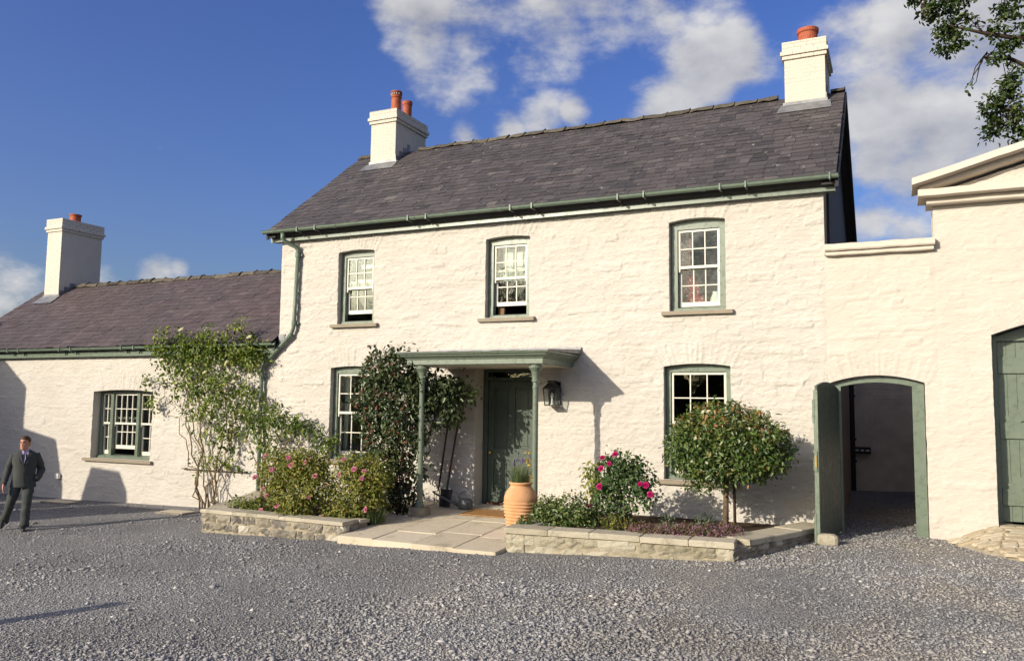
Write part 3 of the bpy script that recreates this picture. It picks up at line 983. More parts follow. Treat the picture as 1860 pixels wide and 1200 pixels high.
# ------------------------------------------------------------------ windows
def sash_pane_grid(mb, glasses, x0, x1, z0, z1, y, cols, rows, stile, top, bot, bar=.018, th=.036):
    """one glazed sash; bars into mb, pane rectangles into glasses"""
    mb.box(x0, x0 + stile, y, y + th, z0, z1)
    mb.box(x1 - stile, x1, y, y + th, z0, z1)
    mb.box(x0 + stile, x1 - stile, y + .002, y + th - .002, z0, z0 + bot)
    mb.box(x0 + stile, x1 - stile, y + .002, y + th - .002, z1 - top, z1)
    ix0, ix1, iz0, iz1 = x0 + stile, x1 - stile, z0 + bot, z1 - top
    for c in range(1, cols):
        cx_ = ix0 + (ix1 - ix0) * c / cols
        mb.box(cx_ - bar / 2, cx_ + bar / 2, y + .004, y + th - .006, iz0, iz1)
    for r in range(1, rows):
        cz_ = iz0 + (iz1 - iz0) * r / rows
        mb.box(ix0, ix1, y + .006, y + th - .008, cz_ - bar / 2, cz_ + bar / 2)
    for c in range(cols):
        for r in range(rows):
            glasses.append((ix0 + (ix1 - ix0) * c / cols, ix0 + (ix1 - ix0) * (c + 1) / cols, y + .017, iz0 + (iz1 - iz0) * r / rows, iz0 + (iz1 - iz0) * (r + 1) / rows))

def add_panes(win, glasses):
    for (a, b, y, c, d) in glasses:
        g = MB()
        t1, t2 = random.uniform(-.0022, .0022), random.uniform(-.0022, .0022)
        V = [(a, y + t1, c), (b, y - t1, c), (b, y + t2 - t1 * .5, d), (a, y - t2, d)]
        V += [(p[0], p[1] + .004, p[2]) for p in V]
        g.add(V, [(0, 1, 2, 3), (7, 6, 5, 4), (0, 4, 5, 1), (1, 5, 6, 2), (2, 6, 7, 3), (3, 7, 4, 0)])
        g.build('pane', M['glass'], win)

def arch_head(mb, x0, x1, zl, spring, rise, y0, y1, n=14):
    """solid whose underside is level at zl and whose top follows the masonry arch"""
    mid, half = (x0 + x1) / 2, (x1 - x0) / 2
    top = [(x0 + (x1 - x0) * k / n, spring + rise * (1 - ((x0 + (x1 - x0) * k / n - mid) / half) ** 2)) for k in range(n + 1)]
    mb.prism([(x0, zl), (x1, zl)] + top[::-1], 'y', y0, y1)

def window(parent, ox0, ox1, oz0, spring, rise, y=.14, side=.10, head=.10, cill=.075, meet=None, lift=0.0, cols=3, rows=2, sill_z=None, sill_over=.12, label=None):
    g = .006
    fx0, fx1 = ox0 + g, ox1 - g
    frame = MB()
    frame.box(fx0, fx0 + side, y, y + .11, oz0 + .004, spring)
    frame.box(fx1 - side, fx1, y, y + .11, oz0 + .004, spring)
    sx0, sx1 = fx0 + side, fx1 - side
    sz0, sz1 = oz0 + cill, spring + rise * .5 - head
    arch_head(frame, fx0 + side, fx1 - side, sz1, spring, rise * .98, y + .003, y + .107)
    arch_head(frame, fx0, fx1, spring - .004, spring, rise * .98, y + .006, y + .1)
    frame.prism([(y - .015, oz0 + .004), (y + .108, oz0 + .004), (y + .108, oz0 + cill), (y - .0, oz0 + cill - .02), (y - .015, oz0 + cill - .03)], 'x', sx0 - side + .002, sx1 + side - .002)
    # parting slips that carry the sashes
    for a, b in ((sx0, sx0 + .014), (sx1 - .014, sx1)):
        frame.box(a, b, y + .0685, y + .079, sz0, sz1)
    w = frame.build('window', M['green'], parent)
    if label:
        w['label'] = label
    gl = []
    meet = meet or (sz0 + sz1) / 2
    up = MB()
    sash_pane_grid(up, gl, sx0 + .003, sx1 - .003, meet - .02, sz1 - .002, y + .028, cols, rows, .038, .04, .045)
    for a in (sx0 + .003, sx1 - .041):                                # sash horns
        up.prism([(a, meet - .021), (a + .038, meet - .021), (a + .030, meet - .075), (a + .008, meet - .075)], 'y', y + .03, y + .062)
    up.build('upper_sash', M['cream'], w)
    lo_ = MB()
    lh = meet + .02 - (sz0 + .004)
    sash_pane_grid(lo_, gl, sx0 + .015, sx1 - .015, sz0 + .004 + lift, sz0 + .004 + lift + lh, y + .082, cols, rows, .038, .042, .075)
    lo_.build('lower_sash', M['cream'], w)
    add_panes(w, gl)
    s = MB()
    sz = sill_z if sill_z is not None else oz0
    s.prism([(-.075, sz - .075), (-.075, sz - .012), (-.02, sz - .004), (y + .01, sz + .003), (y + .01, sz - .075)], 'x', ox0 - sill_over, ox1 + sill_over)
    s.build('sill', M['sill'], w, bevel=.006)
    return w

# ================================================================== farmhouse
HX0, HX1, HD = -11.67, -0.98, 5.9
RY, RZ = 2.95, 7.90
house = thing('farmhouse', 'two-storey white limewashed farmhouse with slate roof and green sash windows', 'house', (-6.3, 0, 0))
H_OPEN = [(-10.21, -9.33, 3.47, 4.92, .035), (-6.86, -5.97, 3.48, 4.945, .035), (-3.42, -2.49, 3.48, 4.97, .045),
          (-3.52, -2.43, .72, 2.56, .045), (-10.32, -9.28, .78, 2.59, .035), (-7.03, -5.86, .08, 2.56, .0)]
rubble_wall(house, HX0, HX1, -.7, 5.42, H_OPEN, 21, M['lime'], 1.0, 300)
EAVE_Y, EAVE_Z = -.27, 5.43
gz = lambda y: EAVE_Z + (min(y, 2 * RY - y) - EAVE_Y) * (RZ - EAVE_Z) / (RY - EAVE_Y)
def gable(name, mat, xa, xb, y0, y1, z0, drop=.14, steps=14):
    ys = [y0 + (y1 - y0) * k / steps for k in range(steps + 1)]
    if y0 < RY < y1:
        ys = sorted(set(ys + [RY]))
    mb = MB()
    mb.prism([(y0, z0), (y1, z0)] + [(y, gz(y) - drop) for y in reversed(ys)], 'x', xa, xb)
    return mb.build(name, mat, house)
gable('gable_wall', M['lime'], HX0 + .004, HX0 + .34, .03, HD, -.7)
gable('gable_wall', M['render_grey'], HX1 - .34, HX1 - .004, .03, HD, -.7)
sh = MB()
sh.prism([(.62, 3.9), (HD - .1, 3.9), (HD - .1, gz(HD - .1) - .15), (RY, gz(RY) - .15), (.62, gz(.62) - .15)], 'x', HX1 - .003, HX1 + .035)
sh.build('gable_dark_sheet', M['slate_dark'], house)  # near-black sheet over the upper gable behind the front strip
rw = MB(); rw.box(HX0 + .34, HX1 - .34, HD - .35, HD - .01, -.7, 5.2); rw.build('rear_wall', M['lime'], house)
inn = MB()
inn.box(HX0 + .35, HX1 - .35, .42, HD - .36, -.1, .06)
inn.box(HX0 + .35, HX1 - .35, .42, HD - .36, 2.86, 3.05)
inn.box(HX0 + .35, HX1 - .35, .40, HD - .36, 5.16, 5.24)
inn.box(HX0 + .35, HX1 - .35, 3.4, 3.5, .06, 2.86)
inn.box(HX0 + .35, HX1 - .35, 3.4, 3.5, 3.05, 5.16)
for px in (-8.4, -4.6):
    inn.box(px - .05, px + .05, .42, 3.4, .06, 2.86)
    inn.box(px - .05 + .3, px + .05 + .3, .42, 3.4, 3.05, 5.16)
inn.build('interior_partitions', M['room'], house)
# inner leaf of the front wall, pierced for the openings
inner = MB()
def leaf_wall(mb, x0, x1, z0, z1, ops, ya, yb):
    xs_ = sorted({x0, x1, *[o[0] for o in ops], *[o[1] for o in ops]})
    for a, b in zip(xs_[:-1], xs_[1:]):
        cuts = sorted([(o[2], o[3] + o[4]) for o in ops if o[0] <= a + 1e-6 and o[1] >= b - 1e-6])
        z = z0
        for c0, c1 in cuts:
            if c0 > z:
                mb.box(a, b, ya, yb, z, c0)
            z = c1
        mb.box(a, b, ya, yb, z, z1)
leaf_wall(inner, HX0 + .34, HX1 - .34, -.7, 5.3, H_OPEN, .335, .40)
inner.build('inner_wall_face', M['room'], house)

main_roof = slate_roof(house, M['slate'], -11.87, -.77, (EAVE_Y, EAVE_Z), (RY, RZ), 3, .175, .16, .32, 300)
back = MB()
back.prism([(RY, RZ - .02), (2 * RY - EAVE_Y, EAVE_Z), (2 * RY - EAVE_Y, EAVE_Z - .1), (RY, RZ - .14)], 'x', -11.86, -.78)
back.build('rear_slope', M['slate_dark'], main_roof)
ridge_tiles(main_roof, M['ridge'], -11.86, -.77, RY, RZ + .075, 4, ((-11.2, -10.3), (-1.9, -1.0)))
for a, b in ((-.80, -.74), (-11.885, -11.83)):
    for y0_, y1_ in ((EAVE_Y, RY), (RY, 2 * RY - EAVE_Y)):
        vg = MB()
        vg.prism([(y0_, gz(y0_) - .02), (y1_, gz(y1_) - .02), (y1_, gz(y1_) - .17), (y0_, gz(y0_) - .17)], 'x', a + .002, b - .002)
        vg.build('bargeboard', M['slate_dark'], main_roof)
for a, b in ((HX1 - .006, -.802), (-11.828, HX0 + .006)):
    for y0_, y1_ in ((EAVE_Y + .02, RY), (RY, 2 * RY - EAVE_Y - .02)):
        vg = MB()
        vg.prism([(y0_, gz(y0_) - .11), (y1_, gz(y1_) - .11), (y1_, gz(y1_) - .14), (y0_, gz(y0_) - .14)], 'x', a, b)
        vg.build('verge_soffit', M['slate_dark'], main_roof)

SL = (RZ - EAVE_Z) / (RY - EAVE_Y)
chimney(house, -11.19, -10.50, 2.38, 3.72, gz(2.38) + .02, 8.79, 0, [(-10.72, 2.70, .125, .56, 0), (-10.74, 3.22, .118, .50, 1)], SL, RY, RZ, 5)
chimney(house, -1.81, -1.085, 2.50, 3.62, gz(2.5) + .02, 8.84, 0, [(-1.42, 3.0, .19, .42, 1)], SL, RY, RZ, 6)

gutter(house, -11.93, -.74, -.318, 5.425, .052, [-11.0, -10.55, -8.35, -7.95, -6.2, -5.78, -4.2, -3.75, -2.5, -2.1, -.86])
# downpipe
dp = MB()
dp.tube([(-11.40, -.325, 5.36), (-11.40, -.325, 5.25), (-11.37, -.27, 5.19), (-11.22, -.13, 5.10), (-11.18, -.085, 5.03), (-11.185, -.085, 4.95)], .045, 12)
dp.tube([(-11.185, -.085, 4.95), (-11.225, -.085, 3.55), (-11.24, -.085, 3.42), (-11.29, -.085, 3.28), (-11.93, -.085, 2.72), (-12.01, -.085, 2.60), (-12.03, -.085, 2.45), (-12.0, -.085, -.35)], .041, 12)
dpo = dp.build('downpipe', M['green_gutter'], house, smooth=True)
for c, dirv in (((-11.19, -.085, 4.93), 1), ((-11.225, -.085, 3.52), 1), ((-11.31, -.085, 3.26), 0), ((-11.90, -.085, 2.745), 0), ((-12.03, -.085, 2.42), 1), ((-12.01, -.085, .9), 1)):
    k = MB()
    if dirv:
        k.tube([(c[0], c[1], c[2] - .05), (c[0], c[1], c[2] + .05)], .053, 12)
        k.box(c[0] - .085, c[0] + .085, c[1] + .02, c[1] + .06, c[2] - .025, c[2] + .025)
    else:
        d_ = Vector((-.62, 0, -.55)).normalized() * .05
        k.tube([Vector(c) - d_, Vector(c) + d_], .053, 12)
    k.build('pipe_collar', M['green_gutter'], dpo)

w1 = window(house, -10.21, -9.33, 3.47, 4.92, .035, .115, .10, .11, .08, 4.20, .13)
w2 = window(house, -6.86, -5.97, 3.48, 4.945, .035, .115, .10, .12, .08, 4.22, .15)
w3 = window(house, -3.42, -2.49, 3.48, 4.97, .045, .115, .11, .135, .08, 4.22, 0.0)
w4 = window(house, -3.52, -2.43, .72, 2.56, .045, .115, .085, .11, .085, 1.64, 0.0)
w5 = window(house, -10.32, -9.28, .78, 2.59, .035, .115, .085, .125, .085, 1.70, 0.0)
# what stands behind the glass
b = MB()
for k in range(15):
    z = 4.82 - k * .042
    b.box(-6.66, -6.14, .315, .325, z - .040, z - .002)
b.build('white_slat_panel', M['off_white'], w2)  # white slats behind the upper sash
b = MB(); b.box(-6.72, -6.60, .27, .33, 3.56, 3.70); b.build('wooden_box', M['wood'], w2)
b = MB()
for (a, c, z0_, z1_) in ((-9.86, -9.47, 4.62, 4.70), (-10.02, -9.47, 4.36, 4.40)):
    b.box(a, c, .31, .325, z0_, z1_)
b.build('pane_reflection_strips', M['off_white'], w1)  # white strips stand in for pale bars reflected in the panes
def curtain(parent, pts, z0, z1, y, mat, n=24, amp=.03):
    mb = MB()
    V = []; rows = 10
    for r_ in range(rows + 1):
        t = r_ / rows
        xa = np.interp(t, [p[0] for p in pts], [p[1] for p in pts]); xb = np.interp(t, [p[0] for p in pts], [p[2] for p in pts])
        for k in range(n + 1):
            u = k / n
            V.append((xa + (xb - xa) * u, y + amp * math.sin(u * 26 + t * 1.5), z1 + (z0 - z1) * t))
    F = [(r_ * (n + 1) + k, (r_ + 1) * (n + 1) + k, (r_ + 1) * (n + 1) + k + 1, r_ * (n + 1) + k + 1) for r_ in range(rows) for k in range(n)]
    mb.add(V, F)
    return mb.build('curtain', mat, parent, smooth=True)
tt = NT('red_floral_cotton')
vo_ = tt.n('ShaderNodeTexVoronoi', {'Scale': 13.0}); tt.t.links.new(tt.pos(), vo_.inputs['Vector'])
tt.base(tt.ramp(vo_.outputs['Distance'], [(0.25, (.62, .55, .48)), (0.36, (.42, .03, .045)), (0.8, (.30, .02, .03))]), .9, .1)
M['floral'] = tt.m
curtain(w3, [(0, -3.32, -3.12), (.5, -3.30, -3.14), (1, -3.22, -2.86)], 3.56, 4.86, .36, M['floral'])
wv = MB()
wv.lathe([(.06, 0), (.10, .05), (.105, .12), (.07, .2), (.05, .24), (.06, .26)], (-2.72, .36, 3.56), 16)
wv.build('vase', M['off_white'], w3, smooth=True)
curtain(w5, [(0, -10.22, -10.12), (1, -10.22, -10.14)], .9, 2.46, .36, M['off_white'], 10, .015)

# front door, set back in its reveal
DY = .30
dr = MB()
dr.box(-7.02, -6.93, DY, DY + .10, .10, 2.55)
dr.box(-5.96, -5.87, DY, DY + .10, .10, 2.55)
dr.box(-6.93, -5.96, DY + .002, DY + .098, 2.34, 2.40)
dr.box(-6.93, -5.96, DY + .002, DY + .098, 2.50, 2.55)
df = dr.build('door', M['green_shaded'], house, bevel=.004)
lf = MB()
lx0, lx1, lz0, lz1 = -6.925, -5.965, .125, 2.335
def stiles(mb, x0, x1, z0, z1, ya, yb, st, rails, mids):
    mb.box(x0, x0 + st, ya, yb, z0, z1); mb.box(x1 - st, x1, ya, yb, z0, z1)
    for a, b_ in rails:
        mb.box(x0 + st, x1 - st, ya + .0015, yb - .0015, a, b_)
    for m_ in mids:
        mb.box(m_ - st / 2, m_ + st / 2, ya + .003, yb - .003, z0 + .05, z1 - .05)
stiles(lf, lx0, lx1, lz0, lz1, DY + .035, DY + .08, .115, [(lz0, lz0 + .20), (.90, 1.10), (lz1 - .12, lz1)], [(lx0 + lx1) / 2])
lf.build('door_leaf', M['green_shaded'], df, bevel=.004)
for (a, b_) in ((lx0 + .115, -6.5025), (-6.3875, lx1 - .115)):
    for (c, d) in ((.325, .90), (1.10, lz1 - .12)):
        p = MB()
        p.box(a, b_, DY + .062, DY + .072, c, d)
        p.box(a + .05, b_ - .05, DY + .050, DY + .063, c + .05, d - .05)
        p.build('panel', M['green_shaded'], df, bevel=.006)
p = MB(); p.box(-6.93, -5.96, DY + .05, DY + .056, 2.40, 2.50); p.build('fanlight', M['glass'], df)
p = MB(); p.lathe([(.026, -.002), (.012, .012), (.012, .026), (.03, .036), (.034, .05), (.026, .064), (.004, .07)], (0, 0, 0), 16)
p.v = [(-6.865 + v[0], DY + .035 - v[2], 1.02 + v[1]) for v in p.v]
p.build('knob', M['brass'], df, smooth=True)
p = MB(); p.box(-6.925, -5.965, DY - .06, DY + .09, .085, .124); p.build('threshold', M['wood_dark'], df)
st = MB(); st.box(-7.0, -5.86, -.16, DY - .05, -.1, .083); sto = st.build('door_step', M['flag'], house, bevel=.012)

# porch: flat canopy on two slim columns
CX0, CX1, CY, CZ = -7.66, -5.12, -1.36, 2.55
def ring(mb, o, z0, z1):
    mb.box(CX0 - o, CX1 + o, CY - o, -.0, z0, z1)
pc = MB()
pc.box(CX0, CX1, CY, -.005, CZ + .012, CZ + .15)
pf = pc.build('porch', M['green'], house, bevel=.004)
so = MB(); so.box(CX0 + .04, CX1 - .04, CY + .04, -.006, CZ, CZ + .011); so.build('soffit', M['soffit'], pf)
cn = MB()
prof = [(.0, .095), (.018, .10), (.028, .118), (.03, .128), (.06, .134), (.085, .155), (.098, .182), (.125, .188), (.13, .215), (.0, .215)]
def cornice(mb, prof, x0, x1, yf, zb, yb):
    """moulding carried round the front and both ends of the canopy"""
    P = []
    for o, z in prof:
        P.append([(x0 - o, yb, zb + z), (x0 - o, yf - o, zb + z), (x1 + o, yf - o, zb + z), (x1 + o, yb, zb + z)])
    V = [q for r_ in P for q in r_]
    F = []
    for i in range(len(P) - 1):
        for k in range(3):
            F.append((i * 4 + k, i * 4 + k + 1, (i + 1) * 4 + k + 1, (i + 1) * 4 + k))
    mb.add(V, F)
cornice(cn, prof, CX0 - .0005, CX1 + .0005, CY - .0005, CZ, -.006)
cn.build('cornice', M['green'], pf)
ld = MB()
o_ = .15
A = [(CX0 - o_, CY - o_, CZ + .217), (CX1 + o_, CY - o_, CZ + .217), (CX1 + o_, -.02, CZ + .235), (CX0 - o_, -.02, CZ + .235)]
Bq = [(CX0 - o_, CY - o_, CZ + .232), (CX1 + o_, CY - o_, CZ + .232), (CX1 + o_, -.02, CZ + .315), (CX0 - o_, -.02, CZ + .315)]
nn = 24
V = []
for k in range(nn + 1):
    u = k / nn
    for (p0, p1) in ((A[0], A[1]), (Bq[0], Bq[1]), (Bq[3], Bq[2]), (A[3], A[2])):
        w_ = .010 * (random.random() - .5)
        V.append((p0[0] + (p1[0] - p0[0]) * u, p0[1] + (p1[1] - p0[1]) * u, p0[2] + (p1[2] - p0[2]) * u + w_))
F = [(k * 4 + j, (k + 1) * 4 + j, (k + 1) * 4 + (j + 1) % 4, k * 4 + (j + 1) % 4) for k in range(nn) for j in range(4)] + [(0, 1, 2, 3), (nn * 4 + 3, nn * 4 + 2, nn * 4 + 1, nn * 4)]
ld.add(V, F)
ld.build('lead_roof', M['lead'], pf)
fl = MB(); fl.box(CX0 - .16, CX1 + .155, -.045, -.012, CZ + .26, CZ + .36); fl.build('lead_flashing', M['lead'], pf)
for cx_, pl in ((-7.43, .13), (-5.30, .09)):
    base_z = .02
    c = MB()
    c.lathe([(.075, base_z + pl), (.075, base_z + pl + .04), (.062, base_z + pl + .06), (.066, base_z + pl + .09), (.050, base_z + pl + .12), (.0475, 1.0), (.046, 2.16), (.052, 2.17), (.052, 2.20), (.046, 2.215), (.046, 2.27), (.066, 2.275), (.066, 2.305), (.056, 2.315), (.060, 2.38), (.075, 2.44), (.108, 2.485), (.118, 2.50), (.118, 2.525), (.10, 2.53), (.10, CZ)], (cx_, -1.22, 0), 20)
    co = c.build('column', M['green'], pf, smooth=False)
    q = MB(); q.box(cx_ - .14, cx_ + .14, -1.36, -1.08, -.12, base_z + pl); q.build('plinth', M['bedstone'], co, bevel=.015)

# ================================================================== low wing
wing = thing('cottage_wing', 'low single-storey white wing with purple slate roof and tall chimney', 'building', (-17, 0, -.43))
WX0 = -22.35
W_OPEN = [(-17.18, -15.25, .55, 2.09, .045)]
rubble_wall(wing, WX0, HX0, -.9, 3.08, W_OPEN, 55, M['lime'], .85, 260)
wb = MB()
wsl = (5.13 - 3.12) / (2.5 + .2)
wg = lambda y: 3.12 + (min(y, 5.0 - y) + .2) * wsl
wb.prism([(.03, -.9), (5, -.9), (5, wg(5) - .14), (2.5, wg(2.5) - .14), (.03, wg(.03) - .14)], 'x', WX0 + .004, WX0 + .4)
wb.build('gable_wall', M['lime'], wing)
wb = MB(); wb.box(WX0 + .4, HX0 - .01, 4.6, 4.98, -.9, 3.0); wb.build('rear_wall', M['lime'], wing)
wb = MB()
wb.box(WX0 + .4, HX0 - .01, .42, 4.6, -.5, -.2); wb.box(WX0 + .4, HX0 - .01, .41, 4.6, 2.75, 2.85)
for px in (-18.6, -13.9):
    wb.box(px - .05, px + .05, .42, 4.6, -.2, 2.75)
leaf_wall(wb, WX0 + .4, HX0 - .01, -.9, 2.95, W_OPEN, .355, .41)
wb.build('interior_partitions', M['room'], wing)
wroof = slate_roof(wing, M['slate_wing'], -22.6, HX0 - .003, (-.2, 3.12), (2.5, 5.13), 13, .18, .17, .34, 300)
wb = MB(); wb.prism([(2.5, 5.11), (5.2, 3.12), (5.2, 3.02), (2.5, 5.0)], 'x', -22.58, HX0 - .004); wb.build('rear_slope', M['slate_dark'], wroof)
ridge_tiles(wroof, M['ridge'], -22.6, HX0 - .01, 2.5, 5.13 + .07, 14, ((-22.1, -21.2),))
chimney(wing, -22.02, -21.42, 1.98, 3.28, wg(1.98) + .02, 7.03, 0, [(-21.6, 2.5, .16, .24, 1)], wsl, 2.5, 5.13, 15, .36)
gutter(wing, -22.6, -11.62, -.245, 3.10, .050, [-20.0, -19.6, -18.1, -17.7, -16.0, -15.6, -14.0, -13.5, -12.2])
sb = MB(); sb.box(-11.66, -11.50, -.035, -.005, 3.16, 3.30); sb.build('lead_soaker', M['lead'], wing)

# three-light window of the wing
def wing_window(parent, ox0, ox1, oz0, spring, rise, y):
    f = MB()
    sd, mw = .07, .085
    cill, head = .085, .06
    z0, z1 = oz0 + cill, spring + .01 - head + .01
    f.box(ox0 + .006, ox0 + sd, y, y + .11, oz0 + .004, spring)
    f.box(ox1 - sd, ox1 - .006, y, y + .11, oz0 + .004, spring)
    arch_head(f, ox0 + .006, ox1 - .006, z1, spring - .002, rise, y + .003, y + .107)
    mul = [(-16.80, -16.715), (-15.935, -15.85)]
    for a, b_ in mul:
        f.box(a, b_, y - .02, y + .112, oz0 + .03, z1 + .01)
    f.prism([(y - .05, oz0 + .003), (y + .105, oz0 + .003), (y + .105, z0), (y - .01, z0 - .02), (y - .05, z0 - .04)], 'x', ox0 + .008, ox1 - .008)
    w = f.build('window', M['green'], parent)
    gl = []
    cells = [(ox0 + sd, mul[0][0], 2, 0.0), (mul[0][1], mul[1][0], 4, .13), (mul[1][1], ox1 - sd, 2, 0.0)]
    for a, b_, cols, lift in cells:
        meet = 1.355
        u = MB(); sash_pane_grid(u, gl, a + .004, b_ - .004, meet - .02, z1 - .002, y + .028, cols, 2, .03, .036, .045)
        for q in (a + .004, b_ - .034):
            u.prism([(q, meet - .021), (q + .03, meet - .021), (q + .024, meet - .07), (q + .006, meet - .07)], 'y', y + .03, y + .06)
        u.build('upper_sash', M['cream'], w)
        l = MB(); lh = meet + .02 - z0 - .004
        sash_pane_grid(l, gl, a + .014, b_ - .014, z0 + .004 + lift, z0 + .004 + lift + lh, y + .072, cols, 2, .03, .04, .085)
        l.build('lower_sash', M['cream'], w)
    add_panes(w, gl)
    s = MB(); s.prism([(-.08, oz0 - .07), (-.08, oz0 - .01), (-.02, oz0 - .003), (y, oz0 + .002), (y, oz0 - .07)], 'x', ox0 - .19, ox1 + .11)
    s.build('sill', M['sill'], w, bevel=.006)
wing_window(wing, -17.18, -15.25, .55, 2.09, .045, .19)

# ================================================================== gateway wall
gate = thing('gateway_wall', 'white wall with moulded coping and an arched green doorway standing open', 'wall', (-.3, 0, .03))
G_OPEN = [(-.95, .345, -.3, 2.29, .115)]
rubble_wall(gate, HX1, .52, -.5, 4.24, G_OPEN, 88, M['lime_smooth'], .75, 60, reveal=.42, arch_depth=.36)
gb = MB()
leaf_wall(gb, HX1, .52, -.5, 4.23, [(-.95, .345, -.5, 2.29, .115)], .40, .44)
gb.build('wall_back', M['lime_smooth'], gate)
cp = MB()
def wavy_bar(mb, x0, x1, poly, n=10, amp=.006, seed=0, slope=0.0):
    """a run of moulding along x with the slight wander of hand-run plaster; poly = (y, z)"""
    r_ = random.Random(seed)
    m = len(poly); V = []
    for k in range(n + 1):
        x = x0 + (x1 - x0) * k / n
        dy, dz = r_.uniform(-amp, amp), r_.uniform(-amp, amp) + slope * (x - x0)
        V += [(x, p[0] + dy, p[1] + dz) for p in poly]
    F = [tuple(range(m))[::-1], tuple(n * m + i for i in range(m))]
    for k in range(n):
        for i in range(m):
            j = (i + 1) % m
            F.append((k * m + i, k * m + j, (k + 1) * m + j, (k + 1) * m + i))
    mb.add(V, F)
wavy_bar(cp, HX1 + .01, .535, [(-.12, 4.30), (-.135, 4.32), (-.13, 4.395), (-.10, 4.41), (.47, 4.41), (.47, 4.30)], 12, .004, 1)
wavy_bar(cp, HX1 + .012, .52, [(-.075, 4.235), (-.085, 4.25), (-.08, 4.299), (.46, 4.299), (.46, 4.235)], 12, .004, 2)
cp.build('coping', M['lime_trim'], gate)
fr = MB()
AY = .10
def arch_z(x, x0, x1, sp, rise):
    return sp + rise * (1 - ((x - (x0 + x1) / 2) / ((x1 - x0) / 2)) ** 2)
fr.box(.175, .335, AY, AY + .10, -.3, 2.24)
fr.box(-.94, -.80, AY, AY + .10, -.3, 2.24)
n = 16; top = []; bot = []
for k in range(n + 1):
    x = -.94 + (.335 + .94) * k / n
    top.append((x, arch_z(x, -.95, .345, 2.285, .11) - .012)); bot.append((x, arch_z(x, -.95, .345, 2.285, .11) - .095))
fr.prism(bot + top[::-1], 'y', AY + .003, AY + .097)
gfr = fr.build('door_frame', M['green'], gate, bevel=.004)
# boarded leaf swung wide open towards the yard
hinge = Vector((-.845, .06, 0)); free = Vector((-1.075, -.93, 0))
u_ = (free - hinge).normalized(); Ln = (free - hinge).length; nrm_ = Vector((-u_.y, u_.x, 0))
if nrm_.x < 0:
    nrm_ = -nrm_
leaf = None
nb = 8
for k in range(nb):
    a, b_ = Ln * k / nb, Ln * (k + 1) / nb
    g_ = .003
    mb = MB()
    def tz(s_):
        x = -.845 + .95 * s_ / Ln
        return arch_z(x, -.85, .18, 2.19, .10)
    V = []
    for off in (-.016, .016):
        for s_, z_ in ((a + g_, .075), (b_ - g_, .075), (b_ - g_, tz(b_)), (a + g_, tz(a))):
            p_ = hinge + u_ * s_ + nrm_ * off
            V.append((p_.x, p_.y, z_))
    mb.add(V, [(3, 2, 1, 0), (4, 5, 6, 7), (0, 1, 5, 4), (1, 2, 6, 5), (2, 3, 7, 6), (3, 0, 4, 7)])
    if leaf is None:
        lm_ = MB()
        for zc in (.28, 1.1, 1.95):
            p_ = hinge - nrm_ * .032; q_ = free - nrm_ * .032
            lm_.bar((p_.x, p_.y, zc), (q_.x - u_.x * -.01, q_.y, zc), .03, .15)
        p_ = free - nrm_ * .0 + u_ * .012
        lm_.bar((p_.x, p_.y, .075), (p_.x, p_.y, 2.16), .022, .06, up=(nrm_.x, nrm_.y, 0))
        for zc, hh in ((.23, .2), (1.85, .16)):
            p2 = free + u_ * .026 - nrm_ * .03
            lm_.bar((p2.x, p2.y, zc - hh), (p2.x, p2.y, zc + hh), .012, .03, up=(nrm_.x, nrm_.y, 0))
        leaf = lm_.build('door', M['green'], gate)
        leaf['label'] = 'green boarded door leaf swung open against the garden bed'
    mb.build('board', M['green_shaded'], leaf)
lk = MB()
p2 = free + u_ * .03
lk.bar((p2.x, p2.y, 1.02), (p2.x, p2.y, 1.30), .03, .035, up=(nrm_.x, nrm_.y, 0))
lk.build('lock_case', M['green'], leaf)
lk = MB(); p2 = free + u_ * .048
lk.bar((p2.x, p2.y, 1.08), (p2.x, p2.y, 1.24), .008, .022, up=(nrm_.x, nrm_.y, 0))
lk.build('lock_plate', M['brass'], leaf)

# the roofed passage behind it
ps = MB()
BY = 7.4
z = -.2; row = 0
r_ = random.Random(3)
while z < 3.2:
    x = -1.7 - (.12 if row % 2 else 0)
    while x < 1.1:
        a, b_ = max(x, -1.7), min(x + .235, 1.1)
        if b_ - a > .02:
            ps.box(a, b_ - .014, BY + r_.uniform(-.016, .000), BY + .09, z, z + .068, r_.random())
        x += .243
    z += .078; row += 1
ps.box(-1.7, 1.1, BY + .012, BY + .3, -.4, 3.3)
pso = ps.build('passage_rear_wall', M['passage'], gate)
pw = MB()
pw.box(-1.9, -1.65, 5.92, BY + .29, -.4, 3.3)
pw.box(.9, 1.06, .45, BY + .29, -.4, 3.3)
pw.box(-.975, 1.06, .445, 3.2, 2.78, 2.95)
pw.build('passage_shell', M['passage'], gate)
pp = MB(); pp.tube([(-1.0, BY - .07, -.1), (-1.0, BY - .07, 3.2)], .055, 10)
for zc in (.7, 1.2, 2.2):
    pp.box(-1.08, -.92, BY - .03, BY - .008, zc - .02, zc + .02)
pp.build('soil_pipe', M['black_iron'], gate)
mtr = MB(); mtr.box(-1.02, -.62, BY - .14, BY - .01, .88, 1.03)
mo = mtr.build('switch_box', M['black_iron'], gate, bevel=.01)
for k in range(3):
    q = MB(); q.box(-.94 + k * .11, -.87 + k * .11, BY - .146, BY - .139, .94, .975); q.build('socket_label', M['white_plastic'], mo)

